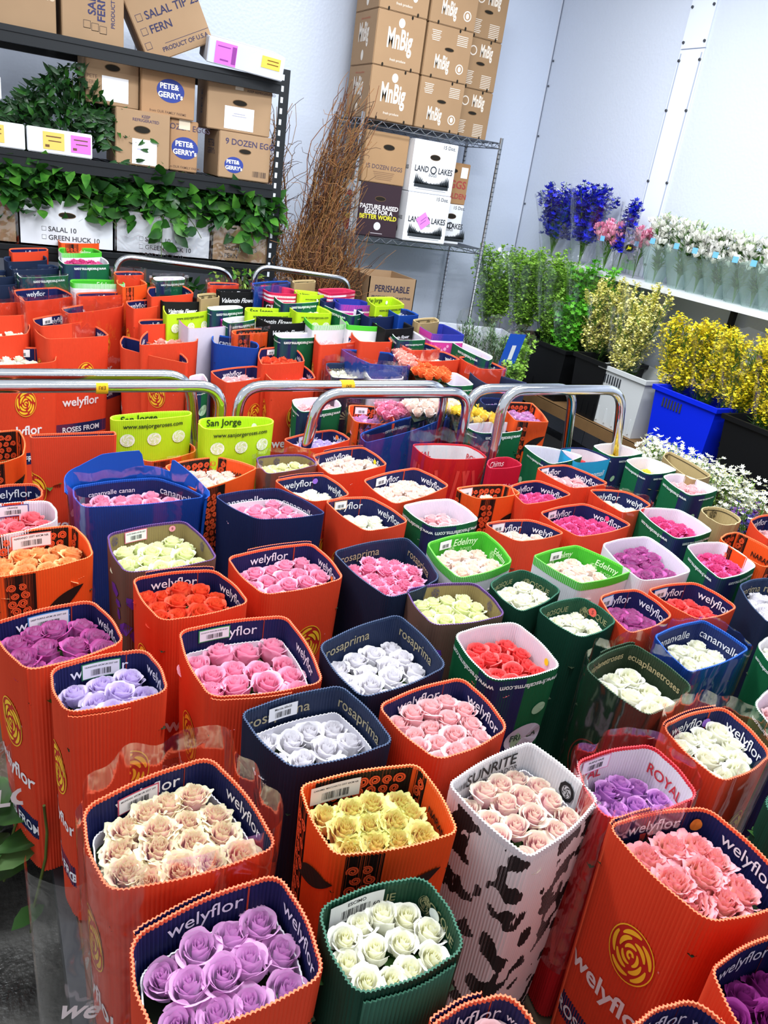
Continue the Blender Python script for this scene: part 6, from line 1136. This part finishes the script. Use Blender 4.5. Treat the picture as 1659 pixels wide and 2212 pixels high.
c = zat(330, 600, 4.45); greens('salal_greenery', 'dark leafy greens low under the rack behind the far left handle', (c[0] + 0.1, 4.62, 0.72), (0.45, 0.1, 0.22), 260, 0.06, 0.03, [RUS, SAL], 9, (), 0.1, 0.8)
c = zat(520, 590, 4.45); greens('salal_greenery', 'yellowish leafy sprigs below the kraft box at the rack post', (c[0], 4.50, 0.84), (0.14, 0.06, 0.20), 120, 0.045, 0.018, [SAL2, leafy('7a9a3a', '9ab050')], 10, (), 0.1, 0.8)
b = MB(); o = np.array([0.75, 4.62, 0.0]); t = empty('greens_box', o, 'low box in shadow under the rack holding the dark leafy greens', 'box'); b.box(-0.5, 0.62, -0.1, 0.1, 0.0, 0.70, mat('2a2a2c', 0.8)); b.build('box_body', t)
# ------------------------------------------------ curly willow
def willow(label, x, y, h, r, n, seed, top, curl=0.05):
    rn = random.Random(seed); root = empty('curly_willow_bundle', (x, y, 0), label, 'branches', 'curly willow between the racks')
    b = MB(); mm = [mat(c_, 0.65) for c_ in ('5f3a26', '7a4828', '86643a', '4c3024', '96683e')]
    for i in range(n):
        a = rn.uniform(0, 6.28); q = math.sqrt(rn.random()) * r; hh = h * rn.uniform(0.55, 1.0); ex, ey = q * math.cos(a), q * math.sin(a) * 0.5; N = 22
        f1, f2, p1, p2, am = rn.uniform(3, 7), rn.uniform(3, 7), rn.uniform(0, 6), rn.uniform(0, 6), curl * rn.uniform(0.5, 1.3)
        P = []
        for k in range(N + 1):
            t = k / N; e = t ** 1.5; P.append((ex * (0.35 + 0.65 * e) + top[0] * e + am * t * math.sin(f1 * t * 3 + p1), ey * (0.35 + 0.65 * e) + am * t * math.cos(f2 * t * 3 + p2) * 0.6, hh * t + 0.5 * am * t * math.sin(f2 * 4 * t)))
        b.tube(P, [0.0055 * (1 - 0.66 * k / N) for k in range(N + 1)], rn.choice(mm), 4, False)
        for s_ in range(5):
            k0 = rn.randrange(8, N - 1); q0 = np.array(P[k0]); dd = np.array([rn.uniform(-1, 1), rn.uniform(-1, .3), rn.uniform(0.1, 1.2)]); L = rn.uniform(0.08, 0.22); p3 = rn.uniform(0, 6)
            b.tube([q0 + dd * L * t + np.array([0.02 * math.sin(9 * t + p3), 0, 0.02 * math.cos(8 * t + p3)]) * t for t in np.linspace(0, 1, 8)], [0.0026 * (1 - 0.5 * t) for t in np.linspace(0, 1, 8)], mm[-1 - (s_ % 2)], 3, False)
    b.build('branches', root); return root
willow('tall curly willow bundle leaning up toward the wire rack top', 1.74, 4.86, 2.15, 0.13, 170, 1, (0.42, 0), 0.05)
willow('straggly curly willow bundle close to the black rack post', 1.75, 5.2, 2.05, 0.19, 130, 2, (-0.03, 0), 0.08)
willow('short dense curly willow bundle at the front below the wire rack', 1.90, 4.64, 1.36, 0.30, 330, 3, (0.06, 0), 0.045)
# ------------------------------------------------ lower left: film with lettering and leaf stems by the floor
r_ = empty('leafy_rose_stems', (0.12, 1.28, 0.0), 'dark rose leaves and stems hanging by the floor at the lower left', 'greenery'); st = MB(); lv = MB(); rn = random.Random(8)
def pl(px, py, z): return atz(px, py, z) - np.array([0.12, 1.28, 0])
for (a, c) in (((95, 1740, 0.5), (78, 2010, 0.12)), ((60, 1700, 0.5), (20, 1900, 0.2)), ((100, 1760, 0.45), (95, 1930, 0.22)), ((40, 1650, 0.5), (35, 1840, 0.3))):
    A, C2 = pl(*a), pl(*c); st.tube([A + (C2 - A) * t + np.array([0.01 * math.sin(5 * t), 0, 0]) for t in np.linspace(0, 1, 6)], 0.003, mat('5a6a2a', 0.6), 6)
for (px, py, z, dx, dy, L, W, m) in ((80, 1835, 0.34, -0.9, -0.1, 0.10, 0.075, leafy('5a8048', '789a60')), (20, 1800, 0.34, -0.6, -0.5, 0.13, 0.085, LEAF_D), (60, 1870, 0.28, -1, 0.1, 0.13, 0.08, LEAF_D), (95, 1955, 0.2, -0.9, -0.5, 0.07, 0.045, leafy('3a6a30', '4c7c3c')), (60, 1780, 0.38, 0.6, 0.2, 0.10, 0.06, LEAF_D), (90, 1760, 0.4, -1, 0.3, 0.12, 0.07, LEAF_D), (110, 1800, 0.36, -1, -0.1, 0.10, 0.06, LEAF_D), (15, 1740, 0.42, -0.4, 0.9, 0.11, 0.07, LEAF_D)):
    leaf(lv, pl(px, py, z), (dx, dy, 0.12), UZ, L, W, m, 0.2)
st.build('stems', r_); lv.build('leaves', r_)
C0 = atz(52, 1690, 0.47); f_ = empty('printed_film_bag', C0, 'clear film with large white letters hanging at the lower left edge', 'bag'); b = MB(); G = []
for j in range(9):
    G.append([(-0.11 + 0.24 * i / 20, 0.010 * math.sin(i * 0.9 + j) + 0.04 * (j / 8) - 0.02, 0.14 - 0.27 * j / 8 - 0.03 * i / 20) for i in range(21)])
b.grid(np.array(G), film_mat('ffffff', 0.2)); planar_stamp(b, text2d('FLOR', 0.035), (0.0, -0.035, 0.0), UX, UZ, -0.01, 0.0, 0.040, ink('ececf0'), -0.12); planar_stamp(b, text2d('FROM', 0.02), (0.0, -0.035, 0.0), UX, UZ, 0.03, -0.085, 0.018, ink('d0d0d4'), -0.12); b.build('film_sheet', f_)
# front left clear film around the lower left bouquets, with its printed letters
C0 = atz(175, 2050, 0.6); f_ = empty('printed_film_bag', C0, 'clear film sleeve with broken white letters in front of the lower left orange sleeves', 'bag'); b = MB(); G = []
for j in range(10):
    t = j / 9; G.append([(0.062 * math.cos(a_) * (1.05 - 0.15 * t), 0.05 * math.sin(a_) + 0.004 * math.sin(5 * a_ + j), 0.19 - 0.42 * t + 0.006 * math.sin(4 * a_)) for a_ in np.linspace(math.pi * 0.9, math.pi * 2.1, 26)])
b.grid(np.array(G), film_mat('ffffff', 0.16)); planar_stamp(b, text2d('we', 0.02), (0.0, -0.056, -0.02), UX, UZ, -0.01, -0.03, 0.034, ink('ececf0'), -0.5); b.build('film_sheet', f_)
